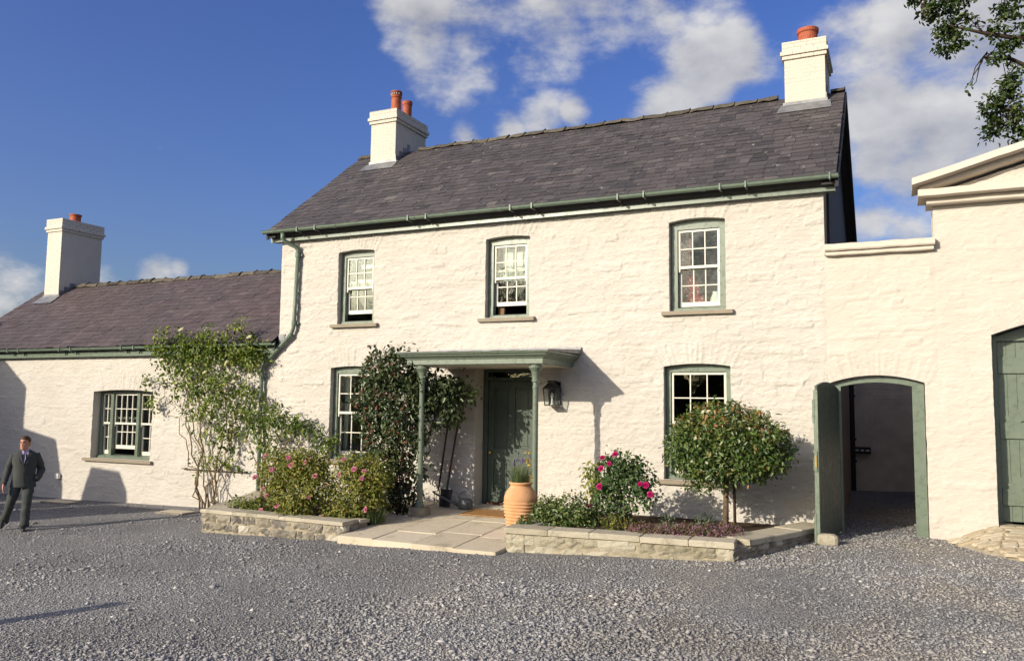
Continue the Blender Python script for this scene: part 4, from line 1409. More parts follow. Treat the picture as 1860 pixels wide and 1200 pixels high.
# ================================================================== coach house with pediment
coach = thing('coach_house', 'white pedimented coach house at the right edge with tall green doors', 'building', (2.6, 0, .3))
PX0, PXM = .52, 2.75
rake = .275
ptop = lambda X: np.maximum(4.90, 5.06 + rake * (np.minimum(X, 2 * PXM - X) - .36) - .03)
C_OPEN = [(1.205, 4.29, -.2, 2.97, .30)]
rubble_wall(coach, PX0, 2 * PXM - PX0, -.5, 5.6, C_OPEN, 99, M['lime_smooth'], .75, 110, ztop=lambda X: ptop(X), zkey=4.86, reveal=.42, arch_depth=.34)
cb = MB()
leaf_wall(cb, PX0, 2 * PXM - PX0, -.5, 4.8, [(1.205, 4.29, -.5, 2.97, .3)], .40, .46)
cb.box(PX0 + .55, PX0 + .9, .46, 7, -.5, 4.8); cb.box(PX0 + .006, PX0 + .3, .012, .46, 4.2, 4.88); cb.box(2 * PXM - PX0 - .4, 2 * PXM - PX0 - .01, .46, 7, -.5, 4.8); cb.box(PX0 + .56, 2 * PXM - PX0 - .01, 6.7, 7, -.5, 4.85)
cb.build('side_walls', M['lime_smooth'], coach)
cc = MB()
wavy_bar(cc, .44, 2 * PXM - .44, [(-.14, 4.885), (-.155, 4.90), (-.15, 4.975), (.3, 4.975), (.3, 4.885)], 18, .005, 5)
wavy_bar(cc, .33, 2 * PXM - .33, [(-.265, 4.977), (-.29, 4.99), (-.285, 5.085), (.3, 5.085), (.3, 4.977)], 18, .005, 6)
cc.build('cornice', M['lime_trim'], coach)
for sgn in (1, -1):
    rk = MB()
    def RX(x):
        return x if sgn == 1 else 2 * PXM - x
    for (x0_, poly, sd) in ((.345, [(-.17, 5.078), (-.185, 5.09), (-.18, 5.155), (.3, 5.155), (.3, 5.078)], 7), (.255, [(-.315, 5.135), (-.34, 5.15), (-.33, 5.235), (-.28, 5.265), (.35, 5.265), (.35, 5.135)], 8)):
        tmp = MB()
        wavy_bar(tmp, x0_, PXM, poly, 14, .004, sd, rake)
        V = [(RX(v[0]), v[1], v[2]) for v in tmp.v]
        rk.add(V, [tuple(reversed(f)) for f in tmp.f] if sgn == -1 else tmp.f)
    rk.build('raking_cornice', M['lime_trim'], coach)
rr = MB()
for sgn in (1, -1):
    x0_ = 1.0 if sgn == 1 else 2 * PXM - 1.0
    rr.prism([(x0_, 5.20), (PXM, 5.20 + rake * 1.75), (PXM, 5.12 + rake * 1.75), (x0_, 5.12)], 'y', .36, 7.1)
rr.build('roof', M['slate_dark'], coach)
# coach doors: frame, ledges and boards
GYD = .30
gd = MB()
gd.box(1.215, 1.29, GYD - .02, GYD + .1, -.1, 3.0)
gd.box(4.205, 4.28, GYD - .02, GYD + .1, -.1, 3.0)
arch_head(gd, 1.29, 4.205, 2.90, 2.965, .295, GYD - .018, GYD + .098)
gdo = gd.build('doors', M['green'], coach)
x = 1.295; k = 0
while x < 4.19:
    w_ = .118
    b_ = min(x + w_, 4.20)
    q = MB(); q.box(x + .002, b_ - .002, GYD + .04, GYD + .065, .34, 2.895); q.build('board', M['green'], gdo)
    x += w_
for zc in (2.55, 1.62, .68):
    for (a, b_) in ((1.297, 2.74), (2.76, 4.20)):
        q = MB(); q.box(a, b_, GYD + .006, GYD + .039, zc - .115, zc + .115); q.build('ledge', M['green'], gdo, bevel=.004)
for (p_, q_) in (((1.40, .80), (2.6, 1.5)), ((2.9, 1.5), (4.1, .80)), ((1.40, 1.74), (2.6, 2.43)), ((2.9, 2.43), (4.1, 1.74))):
    q = MB(); q.bar((p_[0], GYD + .0235, p_[1]), (q_[0], GYD + .0235, q_[1]), .031, .15, up=(0, 0, 1)); q.build('brace', M['green'], gdo)

# cobbled ramp up to the coach doors
ramp_poly = [(.42, -.02), (.62, -.42), (.95, -1.0), (1.35, -1.62), (2.2, -2.2), (4.5, -2.4), (4.9, -.02)]
def ramp_z(x, y):
    t = np.clip((x - .35) / .95, 0, 1)
    far = np.clip((y + 1.9) / 1.9, 0, 1)
    return .02 + .30 * sstep(0, 1, t) * (.25 + .75 * sstep(0, 1, far))
rx, ry = np.meshgrid(np.linspace(.36, 4.9, 60), np.linspace(-2.6, .3, 40))
def poly_dist_in(px, py, poly):
    c = np.zeros(px.shape, bool)
    for i in range(len(poly)):
        x1, y1 = poly[i]; x2, y2 = poly[i - 1]
        c ^= ((y1 > py) != (y2 > py)) & (px < (x2 - x1) * (py - y1) / (y2 - y1 + 1e-12) + x1)
    return c
rzv = ramp_z(rx, ry) - .012
edge_d = np.min(np.stack([np.hypot(rx - (a[0] + (b[0] - a[0]) * t), ry - (a[1] + (b[1] - a[1]) * t)) for a, b in zip(ramp_poly[:-1], ramp_poly[1:-1] + [ramp_poly[-2]]) for t in np.linspace(0, 1, 12)]), 0)
ins = poly_dist_in(rx, ry, [(.42, .5)] + ramp_poly[1:-1] + [(4.9, .5)])
rzv = np.where(ins, rzv, np.minimum(rzv, ground_z(rx, ry) - .05 - .1 * edge_d))
gi_ = np.arange(rx.size).reshape(rx.shape)
rampf = np.stack([gi_[:-1, :-1], gi_[:-1, 1:], gi_[1:, 1:], gi_[1:, :-1]], -1).reshape(-1, 4)
ramp = mk('cobbled_ramp', np.stack([rx, ry, rzv], -1).reshape(-1, 3), rampf, M['mortar'], smooth=True)
ramp['kind'] = 'structure'; ramp['label'] = 'sandy cobbled ramp rising to the coach doors'
r_ = random.Random(9)
yy = -2.3
while yy < .0:
    dh = r_.uniform(.10, .17)
    xx = .4 + r_.uniform(0, .15)
    while xx < 2.6:
        dw = r_.uniform(.14, .30)
        cx_, cy_ = xx + dw / 2, yy + dh / 2
        if poly_dist_in(np.array([cx_]), np.array([cy_]), ramp_poly)[0]:
            V = []; m = 8
            for lev, (sc, zz) in enumerate(((1.0, -.03), (.985, .002), (.88, .007))):
                for k in range(m):
                    a = 2 * math.pi * (k + .5) / m
                    ex = math.copysign(abs(math.cos(a)) ** .6, math.cos(a)) * dw * .49 * sc
                    ey = math.copysign(abs(math.sin(a)) ** .6, math.sin(a)) * dh * .49 * sc
                    jx, jy = r_.uniform(-.012, .012), r_.uniform(-.01, .01)
                    V.append((cx_ + ex + jx, cy_ + ey + jy, float(ramp_z(cx_ + ex, cy_ + ey)) + zz + r_.uniform(-.003, .003)))
            F = [tuple(2 * m + k for k in range(m))] + [(l * m + k, l * m + (k + 1) % m, (l + 1) * m + (k + 1) % m, (l + 1) * m + k) for l in range(2) for k in range(m)]
            mk('cobble', V, F, M['cobble'], ramp, [r_.random()] * len(F))
        xx += dw + .01
    yy += dh + .008

# ================================================================== paving
pave_z = lambda x, y: .09 + .061 * y
paving = MB()
def quad_sheet(mb, pts, dz, th=.1):
    V = [(x, y, pave_z(x, y) + dz) for x, y in pts] + [(x, y, pave_z(x, y) + dz - th) for x, y in pts]
    n = len(pts)
    mb.add(V, [tuple(range(n)), tuple(range(2 * n - 1, n - 1, -1))] + [(i, n + i, n + (i + 1) % n, (i + 1) % n) for i in range(n)])
quad_sheet(paving, [(-9.35, -1.75), (-7.73, -1.75), (-7.73, -3.0), (-5.05, -3.1), (-5.03, -1.5), (-4.5, -1.5), (-4.5, -.02), (-9.35, -.02)], -.022)
paving = paving.build('paving', M['soil'])
paving['kind'] = 'structure'; paving['label'] = 'worn flagstone path leading to the front door'
r_ = random.Random(21)
def flag(x0, x1, y0, y1):
    g = r_.uniform(.003, .007)
    pts = [(x0 + g, y0 + g), (x1 - g, y0 + g), (x1 - g, y1 - g), (x0 + g, y1 - g)]
    pts = [(a + r_.uniform(-.004, .004), b + r_.uniform(-.006, .006)) for a, b in pts]
    dz = r_.uniform(-.005, .005); tx, ty = r_.uniform(-.004, .004), r_.uniform(-.003, .003)
    cx_, cy_ = (x0 + x1) / 2, (y0 + y1) / 2
    V = []
    for inset, h in ((0, -.13), (0, -.007), (.008, 0)):
        for a, b in pts:
            a2 = a + (cx_ - a) / max(abs(cx_ - a), 1e-6) * inset; b2 = b + (cy_ - b) / max(abs(cy_ - b), 1e-6) * inset
            V.append((a2, b2, pave_z(a2, b2) + h + dz + tx * (a2 - cx_) + ty * (b2 - cy_)))
    F = [(8, 9, 10, 11)] + [(l * 4 + k, l * 4 + (k + 1) % 4, (l + 1) * 4 + (k + 1) % 4, (l + 1) * 4 + k) for l in range(2) for k in range(4)]
    mk('flagstone', V, F, M['flag'], paving, [r_.random()] * len(F))
cols_x = [(-9.35, -8.55, -1.75, -.02), (-8.55, -7.75, -1.75, -.02), (-7.75, -7.10, -3.06, -.02), (-7.10, -6.40, -3.09, -.18), (-6.40, -5.70, -3.13, -.18), (-5.70, -5.02, -3.17, -.02), (-5.02, -4.5, -1.5, -.02)]
for a, b, ya, yb in cols_x:
    y = ya
    while y < yb - .05:
        L_ = r_.uniform(.62, 1.25)
        y2 = y + L_
        if yb - y2 < .35:
            y2 = yb
        flag(a, b, y, min(y2, yb))
        y = y2

# ================================================================== raised beds
def rough_block(mb, P, u, n, s0, s1, z0, z1, depth, proud, rr, tone):
    """a stone: u along the wall, n out of it; front is a jittered 6 x 4 grid"""
    V = []; nx_, nz_ = 6, 4
    sk0, sk1 = rr.uniform(-.02, .02), rr.uniform(-.015, .015)
    for j in range(nz_):
        for i in range(nx_):
            a, c = i / (nx_ - 1), j / (nz_ - 1)
            s = s0 + (s1 - s0) * a + sk0 * (c - .5) * (0 < i < nx_ - 1); z = z0 + (z1 - z0) * c + sk1 * (a - .5)
            e = (i in (0, nx_ - 1)) + (j in (0, nz_ - 1))
            o = proud - .014 * e + rr.gauss(0, .008)
            s += rr.uniform(-.010, .010); z += rr.uniform(-.007, .007)
            p = P + u * s + n * o
            V.append((p.x, p.y, z))
    b = len(V)
    for s, z in ((s0, z0), (s1, z0), (s1, z1), (s0, z1)):
        p = P + u * s - n * depth
        V.append((p.x, p.y, z))
    I = lambda i, j: j * nx_ + i
    F = [(I(i, j), I(i + 1, j), I(i + 1, j + 1), I(i, j + 1)) for j in range(nz_ - 1) for i in range(nx_ - 1)]
    F += [tuple([b, b + 1] + [I(i, 0) for i in range(nx_ - 1, -1, -1)]), tuple([b + 1, b + 2] + [I(nx_ - 1, j) for j in range(nz_ - 1, -1, -1)]),
          tuple([b + 2, b + 3] + [I(i, nz_ - 1) for i in range(nx_)]), tuple([b + 3, b] + [I(0, j) for j in range(nz_)])]
    mb.add(V, F, tone)

def bed_wall(bed, P, Q, zt, zb0, zb1, thick, mats, seed, cop_th=.06, cop_len=(.5, .85), rows=3, inward=None, over=.02, coping_end=(0, 0), tone_fn=None, wide=1.0):
    rr = random.Random(seed)
    P = Vector((*P, 0)); Q = Vector((*Q, 0)); L_ = (Q - P).length; u = (Q - P).normalized()
    n = Vector((u.y, -u.x, 0))
    core = MB()
    zb = min(zb0, zb1) - .15
    V = []
    for z in (zb, zt - cop_th):
        for s, d in ((.01, -.012), (L_ - .01, -.012), (L_ - .01, -thick + .02), (.01, -thick + .02)):
            p = P + u * s + n * d; V.append((p.x, p.y, z))
    core.add(V, [(3, 2, 1, 0), (4, 5, 6, 7), (0, 1, 5, 4), (1, 2, 6, 5), (2, 3, 7, 6), (3, 0, 4, 7)])
    core.build('mortar_core', M['mortar'], bed)
    H = zt - cop_th - (min(zb0, zb1) - .06)
    hs = [rr.uniform(.8, 1.3) for _ in range(rows)]; tot = sum(hs)
    z = min(zb0, zb1) - .06
    for k in range(rows):
        h = H * hs[k] / tot
        s = 0.0
        while s < L_:
            w = rr.uniform(.12, .40) * wide
            e = s + w
            if L_ - e < .12:
                e = L_
            b = MB(); t = tone_fn(rr) if tone_fn else rr.random()
            rough_block(b, P, u, n, s + .006, e - .006, z + .006, z + h - .005, thick * .4, rr.uniform(-.002, .014), rr, t)
            b.build('stone', mats, bed)
            s = e
        z += h
    s = -coping_end[0]
    end = L_ + coping_end[1]
    while s < end - .02:
        e = s + rr.uniform(*cop_len)
        if end - e < .35:
            e = end
        b = MB(); V = []
        j = lambda a: rr.uniform(-a, a)
        f_ = over + rr.uniform(-.008, .012); dz = j(.004)
        cs, ce = s + .004, e - .004
        for inset, zz in ((0, zt - cop_th), (0, zt - .010), (.010, zt)):
            for (ss, d) in ((cs, f_), ((cs + ce) / 2, f_ + j(.006)), (ce, f_), (ce, -thick), ((cs + ce) / 2, -thick), (cs, -thick)):
                s2 = ss + (inset if ss == cs else -inset if ss == ce else 0); d2 = d - inset if d > 0 else d + inset
                p = P + u * (s2 + j(.002)) + n * (d2 + j(.003))
                V.append((p.x, p.y, zz + dz + j(.002)))
        F = [(12, 13, 14, 15, 16, 17), (5, 4, 3, 2, 1, 0)] + [(l * 6 + k, l * 6 + (k + 1) % 6, (l + 1) * 6 + (k + 1) % 6, (l + 1) * 6 + k) for l in range(2) for k in range(6)]
        b.add(V, F, rr.random())
        b.build('coping_slab', M['coping'], bed)
        s = e

def soil(bed, poly, z, name='soil'):
    c = np.mean(np.array(poly), 0)
    rr = np.random.default_rng(4)
    V = []; F = []
    n = len(poly); m = 8
    dense = []
    for i in range(n):
        a, b = np.array(poly[i]), np.array(poly[(i + 1) % n])
        for k in range(m):
            dense.append(a + (b - a) * k / m)
    rings = 9
    for q in range(rings):
        t = 1 - q / rings
        for p in dense:
            v = c + (p - c) * t
            V.append((v[0], v[1], z + .05 * (1 - t) + rr.uniform(-.015, .02) * (q > 0)))
    V.append((c[0], c[1], z + .05))
    k = len(dense)
    for q in range(rings - 1):
        for i in range(k):
            F.append((q * k + i, q * k + (i + 1) % k, (q + 1) * k + (i + 1) % k, (q + 1) * k + i))
    for i in range(k):
        F.append(((rings - 1) * k + i, (rings - 1) * k + (i + 1) % k, rings * k))
    mk(name, V, F, M['soil'], bed)

bed_l = thing('raised_bed', 'low dark stone raised bed below the climbing rose, pink roses growing in it', 'flower bed', (-9.5, -2, -.25))
dark_tone = lambda rr: min(1, max(0, rr.gauss(.36, .24) + (rr.random() < .14) * .5))
bed_wall(bed_l, (-10.74, -2.83), (-7.76, -2.90), .08, -.32, -.14, .36, M['bedstone'], 31, .055, (.45, .8), 3, coping_end=(.02, .01), tone_fn=dark_tone)
bed_wall(bed_l, (-12.02, -.06), (-10.74, -2.83), .078, -.42, -.32, .40, M['bedstone'], 32, .055, (.6, 1.1), 3, coping_end=(0, -.40), tone_fn=dark_tone)
bed_wall(bed_l, (-7.755, -2.90), (-7.72, -2.30), .07, -.14, -.14, .34, M['bedstone'], 33, .05, (.5, .7), 2, coping_end=(-.36, 0), tone_fn=dark_tone)
soil(bed_l, [(-11.6, -.1), (-10.4, -2.48), (-8.1, -2.55), (-7.80, -2.3), (-7.72, -1.78), (-9.3, -1.78), (-9.35, -.1)], .0)
bed_r = thing('raised_bed', 'pale stone raised bed right of the path, standard tree growing in it', 'flower bed', (-3.4, -1.5, -.05))
pale_tone = lambda rr: rr.uniform(.1, 1)
bed_wall(bed_r, (-5.03, -2.86), (-1.95, -2.62), .20, -.14, -.02, .36, M['bedstone_pale'], 41, .075, (.55, .8), 2, coping_end=(.02, .02), tone_fn=pale_tone, wide=1.9)
bed_wall(bed_r, (-1.95, -2.62), (-.98, -.25), .197, -.02, .02, .42, M['bedstone'], 42, .075, (.6, 1.0), 2, coping_end=(-.36, 0), tone_fn=dark_tone)
bed_wall(bed_r, (-5.05, -1.45), (-5.03, -2.86), .19, -.05, -.14, .30, M['bedstone_pale'], 43, .07, (.5, .7), 2, coping_end=(0, -.37), tone_fn=pale_tone)
soil(bed_r, [(-4.74, -2.52), (-2.2, -2.3), (-1.2, -.1), (-4.5, -.08), (-4.72, -1.45)], .12)

ds = MB()
rr = random.Random(8)
def boulder(mb, c, sx, sy, sz, seed, n=12, m=8, p=.55):
    rr_ = np.random.default_rng(seed)
    V = []; F = []
    for j in range(m + 1):
        th = math.pi * j / m
        for i in range(n):
            a = 2 * math.pi * i / n
            f = lambda v: math.copysign(abs(v) ** p, v)
            V.append((c[0] + f(math.cos(a)) * f(math.sin(th)) * sx * (1 + rr_.normal(0, .035)), c[1] + f(math.sin(a)) * f(math.sin(th)) * sy * (1 + rr_.normal(0, .035)), c[2] + f(math.cos(th)) * sz * (1 + rr_.normal(0, .03))))
    for j in range(m):
        for i in range(n):
            F.append((j * n + i, (j + 1) * n + i, (j + 1) * n + (i + 1) % n, j * n + (i + 1) % n))
    mb.add(V, F, .8)
boulder(ds, (-.955, -.93, .075), .145, .085, .085, 2)
o = ds.build('door_stop_stone', M['bedstone_pale'])
tag(o, 'pale rough stone block propping the open green gate door', 'stone')

# ================================================================== small things by the door
jar = thing('terracotta_jar', 'tall ribbed terracotta jar standing by the right porch column', 'jar', (-5.27, -1.82, -.02))
j = MB()
base = -.02
prof = [(.175, 0), (.185, .02)]
for k in range(9):
    z0 = .04 + k * .048
    r0 = .19 + .068 * math.sin(min(1, (k + .5) / 8.5) * math.pi / 2)
    prof += [(r0 - .012, z0), (r0 + .012, z0 + .012), (r0 + .008, z0 + .020), (r0 - .009, z0 + .038)]
prof += [(.258, .48), (.252, .53), (.225, .60), (.185, .655), (.160, .685), (.155, .70), (.170, .715), (.182, .73), (.180, .75), (.150, .75), (.135, .70), (.12, .6)]
j.lathe(prof, (-5.27, -1.82, base), 40)
jb = j.build('jar_body', M['terracotta'], jar, smooth=True)
s_ = MB(); s_.lathe([(.145, 0), (.14, .02)], (-5.27, -1.82, .66), 20); s_.build('potting_soil', M['soil'], jar)

mat_o = MB()
mat_o.box(-6.78, -5.95, -.98, -.45, 0, 0.022)
mat_o.v = [(x, y, z + pave_z(x, y) + .006) for x, y, z in mat_o.v]
o = mat_o.build('doormat', M['coir'], bevel=.008)
tag(o, 'brown coir doormat lying before the front door step', 'doormat')

def lantern(cx_, z0, label):
    t = thing('wall_lantern', label, 'lantern', (cx_, -.02, z0), 'porch lanterns')
    bk = MB(); bk.box(cx_ - .105, cx_ + .105, -.035, -.012, z0 + .02, z0 + .42); bk.box(cx_ - .012, cx_ + .012, -.075, -.03, z0 + .31, z0 + .335); bk.build('back_plate', M['black_iron'], t)  # black plate widened to put darkness behind the lantern glass
    yc = -.155
    def frustum(mb, a0, z_0, a1, z_1, th=None):
        V = [(cx_ + sx * a0, yc + sy * a0, z_0) for sx, sy in ((-1, -1), (1, -1), (1, 1), (-1, 1))] + [(cx_ + sx * a1, yc + sy * a1, z_1) for sx, sy in ((-1, -1), (1, -1), (1, 1), (-1, 1))]
        mb.add(V, [(3, 2, 1, 0), (4, 5, 6, 7)] + [(i, (i + 1) % 4, 4 + (i + 1) % 4, 4 + i) for i in range(4)])
    body = MB()
    frustum(body, .10, z0, .102, z0 + .018)
    w0, w1, h0, h1 = .098, .118, z0 + .018, z0 + .29
    for sx, sy in ((-1, -1), (1, -1), (1, 1), (-1, 1)):
        body.bar((cx_ + sx * w0, yc + sy * w0, h0), (cx_ + sx * w1, yc + sy * w1, h1), .014, .014, up=(0, 1, 0))
    frustum(body, .124, h1, .126, h1 + .016)
    frustum(body, .124, h1 + .016, .062, h1 + .10)
    frustum(body, .058, h1 + .10, .058, h1 + .135)
    frustum(body, .07, h1 + .135, .066, h1 + .15)
    body.build('frame', M['black_iron'], t)
    for sx, sy in ((0, -1), (-1, 0), (1, 0)):
        g = MB()
        e = .092; k = .112
        if sy:
            V = [(cx_ - e, yc + sy * .096, h0), (cx_ + e, yc + sy * .096, h0), (cx_ + k, yc + sy * .116, h1), (cx_ - k, yc + sy * .116, h1)]
        else:
            V = [(cx_ + sx * .096, yc - e, h0), (cx_ + sx * .096, yc + e, h0), (cx_ + sx * .116, yc + k, h1), (cx_ + sx * .116, yc - k, h1)]
        g.add(V, [(0, 1, 2, 3)]); g.build('glass_pane', M['glass'], t)
    c = MB(); c.lathe([(.028, 0), (.028, .02), (.014, .025), (.014, .11)], (cx_, yc, h0), 12); c.lathe([(.004, .11), (.022, .13), (.026, .16), (.012, .2), (.003, .21)], (cx_, yc, h0), 12)
    c.build('candle_bulb', M['white_plastic'], t)
lantern(-5.45, 1.89, 'black square wall lantern right of the front door under the canopy')
lantern(-7.40, 1.89, 'black square wall lantern left of the door, half hidden by leaves')

# fork and spade leaning on the wall, watering can
fk = thing('garden_fork', 'long-handled garden fork leaning on the wall by the door', 'garden fork', (-7.72, -.2, .08))
top, bot = Vector((-7.52, -.035, 1.95)), Vector((-7.67, -.17, .38))
m_ = MB(); m_.tube([top, (top + bot) / 2 + Vector((.004, -.004, 0)), bot], [.017, .018, .019], 8); m_.build('handle', M['wood_dark'], fk, smooth=True)
m_ = MB(); d_ = (bot - top).normalized()
m_.tube([bot - d_ * .2, bot + d_ * .05], [.021, .014], 8); m_.build('socket', M['black_iron'], fk)
for k in range(4):
    m_ = MB(); sx = (k - 1.5) * .052
    c = bot + d_ * .05
    m_.tube([c, c + Vector((sx, -.004, -.025)), c + Vector((sx * 1.05, -.012, -.15)), c + Vector((sx, .0, -.27))], [.008, .0075, .006, .003], 6)
    m_.build('tine', M['black_iron'], fk, smooth=True)
sp = thing('garden_spade', 'long-handled spade with dark blade leaning beside the fork', 'spade', (-7.35, -.5, .06))
top, bot = Vector((-7.30, -.035, 1.95)), Vector((-7.40, -.34, .40))
m_ = MB(); m_.tube([top, (top + bot) / 2, bot], [.018, .019, .020], 8); m_.build('handle', M['wood_dark'], sp, smooth=True)
m_ = MB(); d_ = (bot - top).normalized()
m_.tube([bot - d_ * .22, bot + d_ * .03], [.023, .02], 8)
c = bot + d_ * .02
V = []
for j_ in range(5):
    t = j_ / 4
    w = .125 * (1 - .12 * t)
    for i_ in range(5):
        uu = i_ / 2 - 1
        V.append((c.x + uu * w - .02 * t, c.y - .03 * (1 - uu * uu) * (1 - t * .5) - .05 * t, c.z - t * .335 - (.02 * (1 - uu * uu) if j_ == 4 else 0)))
nV = len(V)
V += [(x, y + .004, z) for x, y, z in V]
F = [(a * 5 + b, a * 5 + b + 1, (a + 1) * 5 + b + 1, (a + 1) * 5 + b) for a in range(4) for b in range(4)]
F += [tuple(nV + q for q in reversed(f)) for f in F]
m_.add(V, F)
m_.build('blade', M['black_iron'], sp)
wc = thing('watering_can', 'dull zinc watering can with long spout standing on the flagstones', 'watering can', (-7.0, -.42, .06))
m_ = MB(); cz = .068
m_.lathe([(.125, 0), (.13, .01), (.128, .12), (.12, .15), (.085, .178), (.075, .18)], (-6.98, -.42, cz), 24)
m_.build('body', M['zinc'], wc, smooth=True)
m_ = MB(); m_.tube([(-7.08, -.43, cz + .05), (-7.28, -.44, cz + .11), (-7.60, -.45, cz + .24)], [.034, .022, .015], 10)
m_.lathe([(.015, 0), (.034, .03), (.03, .04)], (-7.605, -.45, cz + .235), 12)
m_.build('spout', M['zinc'], wc, smooth=True)
m_ = MB(); m_.tube([(-6.98 + .13 * math.cos(a), -.42, cz + .17 + .125 * math.sin(a)) for a in np.linspace(-.35, math.pi * 1.02, 14)], .010, 8); m_.build('handle', M['zinc'], wc, smooth=True)

# left yard: socket box, wire rail, drain covers
o = MB().box(-18.27, -18.15, -.09, -.02, .02, .14).build('outdoor_socket', M['white_plastic'], bevel=.008)
tag(o, 'small white socket box low on the wing wall', 'socket box')
rl = thing('trellis_rail', 'thin horizontal training rail fixed low behind the climbing rose', 'rail', (-13.2, -.05, .4))
m_ = MB(); m_.tube([(-14.2, -.06, .43), (-13.2, -.07, .425), (-12.33, -.06, .43)], .011, 6); m_.build('rail', M['bark'], rl)
for x in (-14.1, -13.2, -12.4):
    MB().box(x - .012, x + .012, -.06, .0, .41, .45).build('rail_bracket', M['black_iron'], rl)
for (cx_, cy_, w, d, lab) in ((-13.2, -1.05, .62, .34, 'flat stone drain cover in the gravel near the climbing rose'), (-17.25, -.62, .75, .30, 'flat stone drain cover in the shaded gravel under the wing window')):
    t = thing('drain_cover', lab, 'drain cover', (cx_, cy_, float(ground_z(cx_, cy_))))
    z = float(ground_z(cx_, cy_))
    m_ = MB(); m_.box(cx_ - w / 2, cx_ + w / 2, cy_ - d / 2, cy_ + d / 2, z - .04, z + .035, .6); m_.build('slab', M['flag'], t, bevel=.01)
    m_ = MB()
    m_.box(cx_ - w / 2 - .06, cx_ + w / 2 + .06, cy_ - d / 2 - .06, cy_ - d / 2 - .005, z - .04, z + .03, .2); m_.box(cx_ - w / 2 - .06, cx_ + w / 2 + .06, cy_ + d / 2 + .005, cy_ + d / 2 + .06, z - .04, z + .03, .2)
    m_.box(cx_ - w / 2 - .06, cx_ - w / 2 - .005, cy_ - d / 2 - .004, cy_ + d / 2 + .004, z - .04, z + .03, .2); m_.box(cx_ + w / 2 + .005, cx_ + w / 2 + .06, cy_ - d / 2 - .004, cy_ + d / 2 + .004, z - .04, z + .03, .2)
    m_.build('rim', M['bedstone'], t)

# ================================================================== plants
CAM = np.array([0, -13.4, 1.9])
def leaf_mesh(pos, axis, nrm, size, width, tone, fold=.25, curl=.15):
    """pos (N,3) leaf bases; six-vertex folded leaves as two quads each"""
    N = len(pos)
    axis = axis / np.linalg.norm(axis, axis=1, keepdims=True)
    side = np.cross(axis, nrm); side /= np.maximum(np.linalg.norm(side, axis=1, keepdims=True), 1e-6)
    up = np.cross(side, axis)
    s = size[:, None]; w = (size * width)[:, None]
    b = pos
    t = pos + axis * s - up * s * curl
    V = np.stack([b, b + axis * s * .32 + side * w * .5 + up * w * fold, b + axis * s * .72 + side * w * .40 + up * w * fold * .6 - up * s * curl * .4, t,
                  b + axis * s * .72 - side * w * .40 + up * w * fold * .6 - up * s * curl * .4, b + axis * s * .32 - side * w * .5 + up * w * fold], 1)
    F = np.array([(0, 1, 2, 3), (0, 3, 4, 5)])[None] + (np.arange(N) * 6)[:, None, None]
    return V.reshape(-1, 3), F.reshape(-1, 4), np.repeat(tone, 2)

def rand_unit(r, n):
    v = r.normal(size=(n, 3))
    return v / np.linalg.norm(v, axis=1, keepdims=True)

def blob_points(r, blobs, n, shell=.55, clump=7, spread=.07):
    """points in a union of ellipsoids (cx,cy,cz,rx,ry,rz,weight), gathered in clumps and denser near the skin"""
    B = np.array(blobs, float)
    w = B[:, 6] / B[:, 6].sum()
    nc = max(1, n // clump)
    k = r.choice(len(B), nc, p=w)
    d = rand_unit(r, nc)
    rad = shell + (1 - shell) * r.random(nc) ** .7
    rad = np.where(r.random(nc) < .25, r.random(nc) ** .5, rad)
    c = B[k, :3] + d * rad[:, None] * B[k, 3:6]
    out_d = d
    pts = np.repeat(c, clump, 0) + r.normal(0, spread, (nc * clump, 3))
    ctone = np.repeat(r.random(nc), clump)
    return pts, np.repeat(out_d, clump, 0), ctone

def foliage(parent, name, mat, blobs, n, size, width=.55, seed=1, clump=7, spread=.07, shell=.55, droop=.35, tone_mean=.45, keep=None, kind=None, tips=None):
    r = np.random.default_rng(seed)
    p, od, ct = blob_points(r, blobs, n, shell, clump, spread)
    if keep is not None:
        m = keep(p); p, od, ct = p[m], od[m], ct[m]
    N = len(p)
    ax = od * .5 + rand_unit(r, N) * .9 + np.array([0, 0, -droop])
    nm = od * .8 + rand_unit(r, N) * .6 + np.array([-.15, -.35, .7])
    sz = size * np.exp(r.normal(0, .25, N))
    tone = np.clip(r.normal(tone_mean, .18, N) + (ct - .5) * .5, 0, 1)
    if tips is not None:                                   # bronze young growth on the upper shoots
        tone = np.clip(tone + tips[1] * sstep(tips[0], tips[0] + .35, p[:, 2] + .25 * (ct - .5)) * (ct > .35), 0, 1)
    V, F, T = leaf_mesh(p, ax, nm, sz, width, tone)
    return mk(name, V, F, mat, parent, T, kind=kind)

def stems(parent, paths, mat, name='stem', n=6):
    for path, r0, r1 in paths:
        m = MB(); k = len(path)
        m.tube(path, [r0 + (r1 - r0) * i / (k - 1) for i in range(k)], n)
        m.build(name, mat, parent, smooth=True)

def wander(a, b, n, amp, r, sag=0):
    a = np.array(a, float); b = np.array(b, float)
    P = []
    for i in range(n + 1):
        t = i / n
        p = a + (b - a) * t + r.normal(0, amp, 3) * math.sin(math.pi * t) + np.array([0, 0, sag * math.sin(math.pi * t)])
        P.append(tuple(p))
    return P

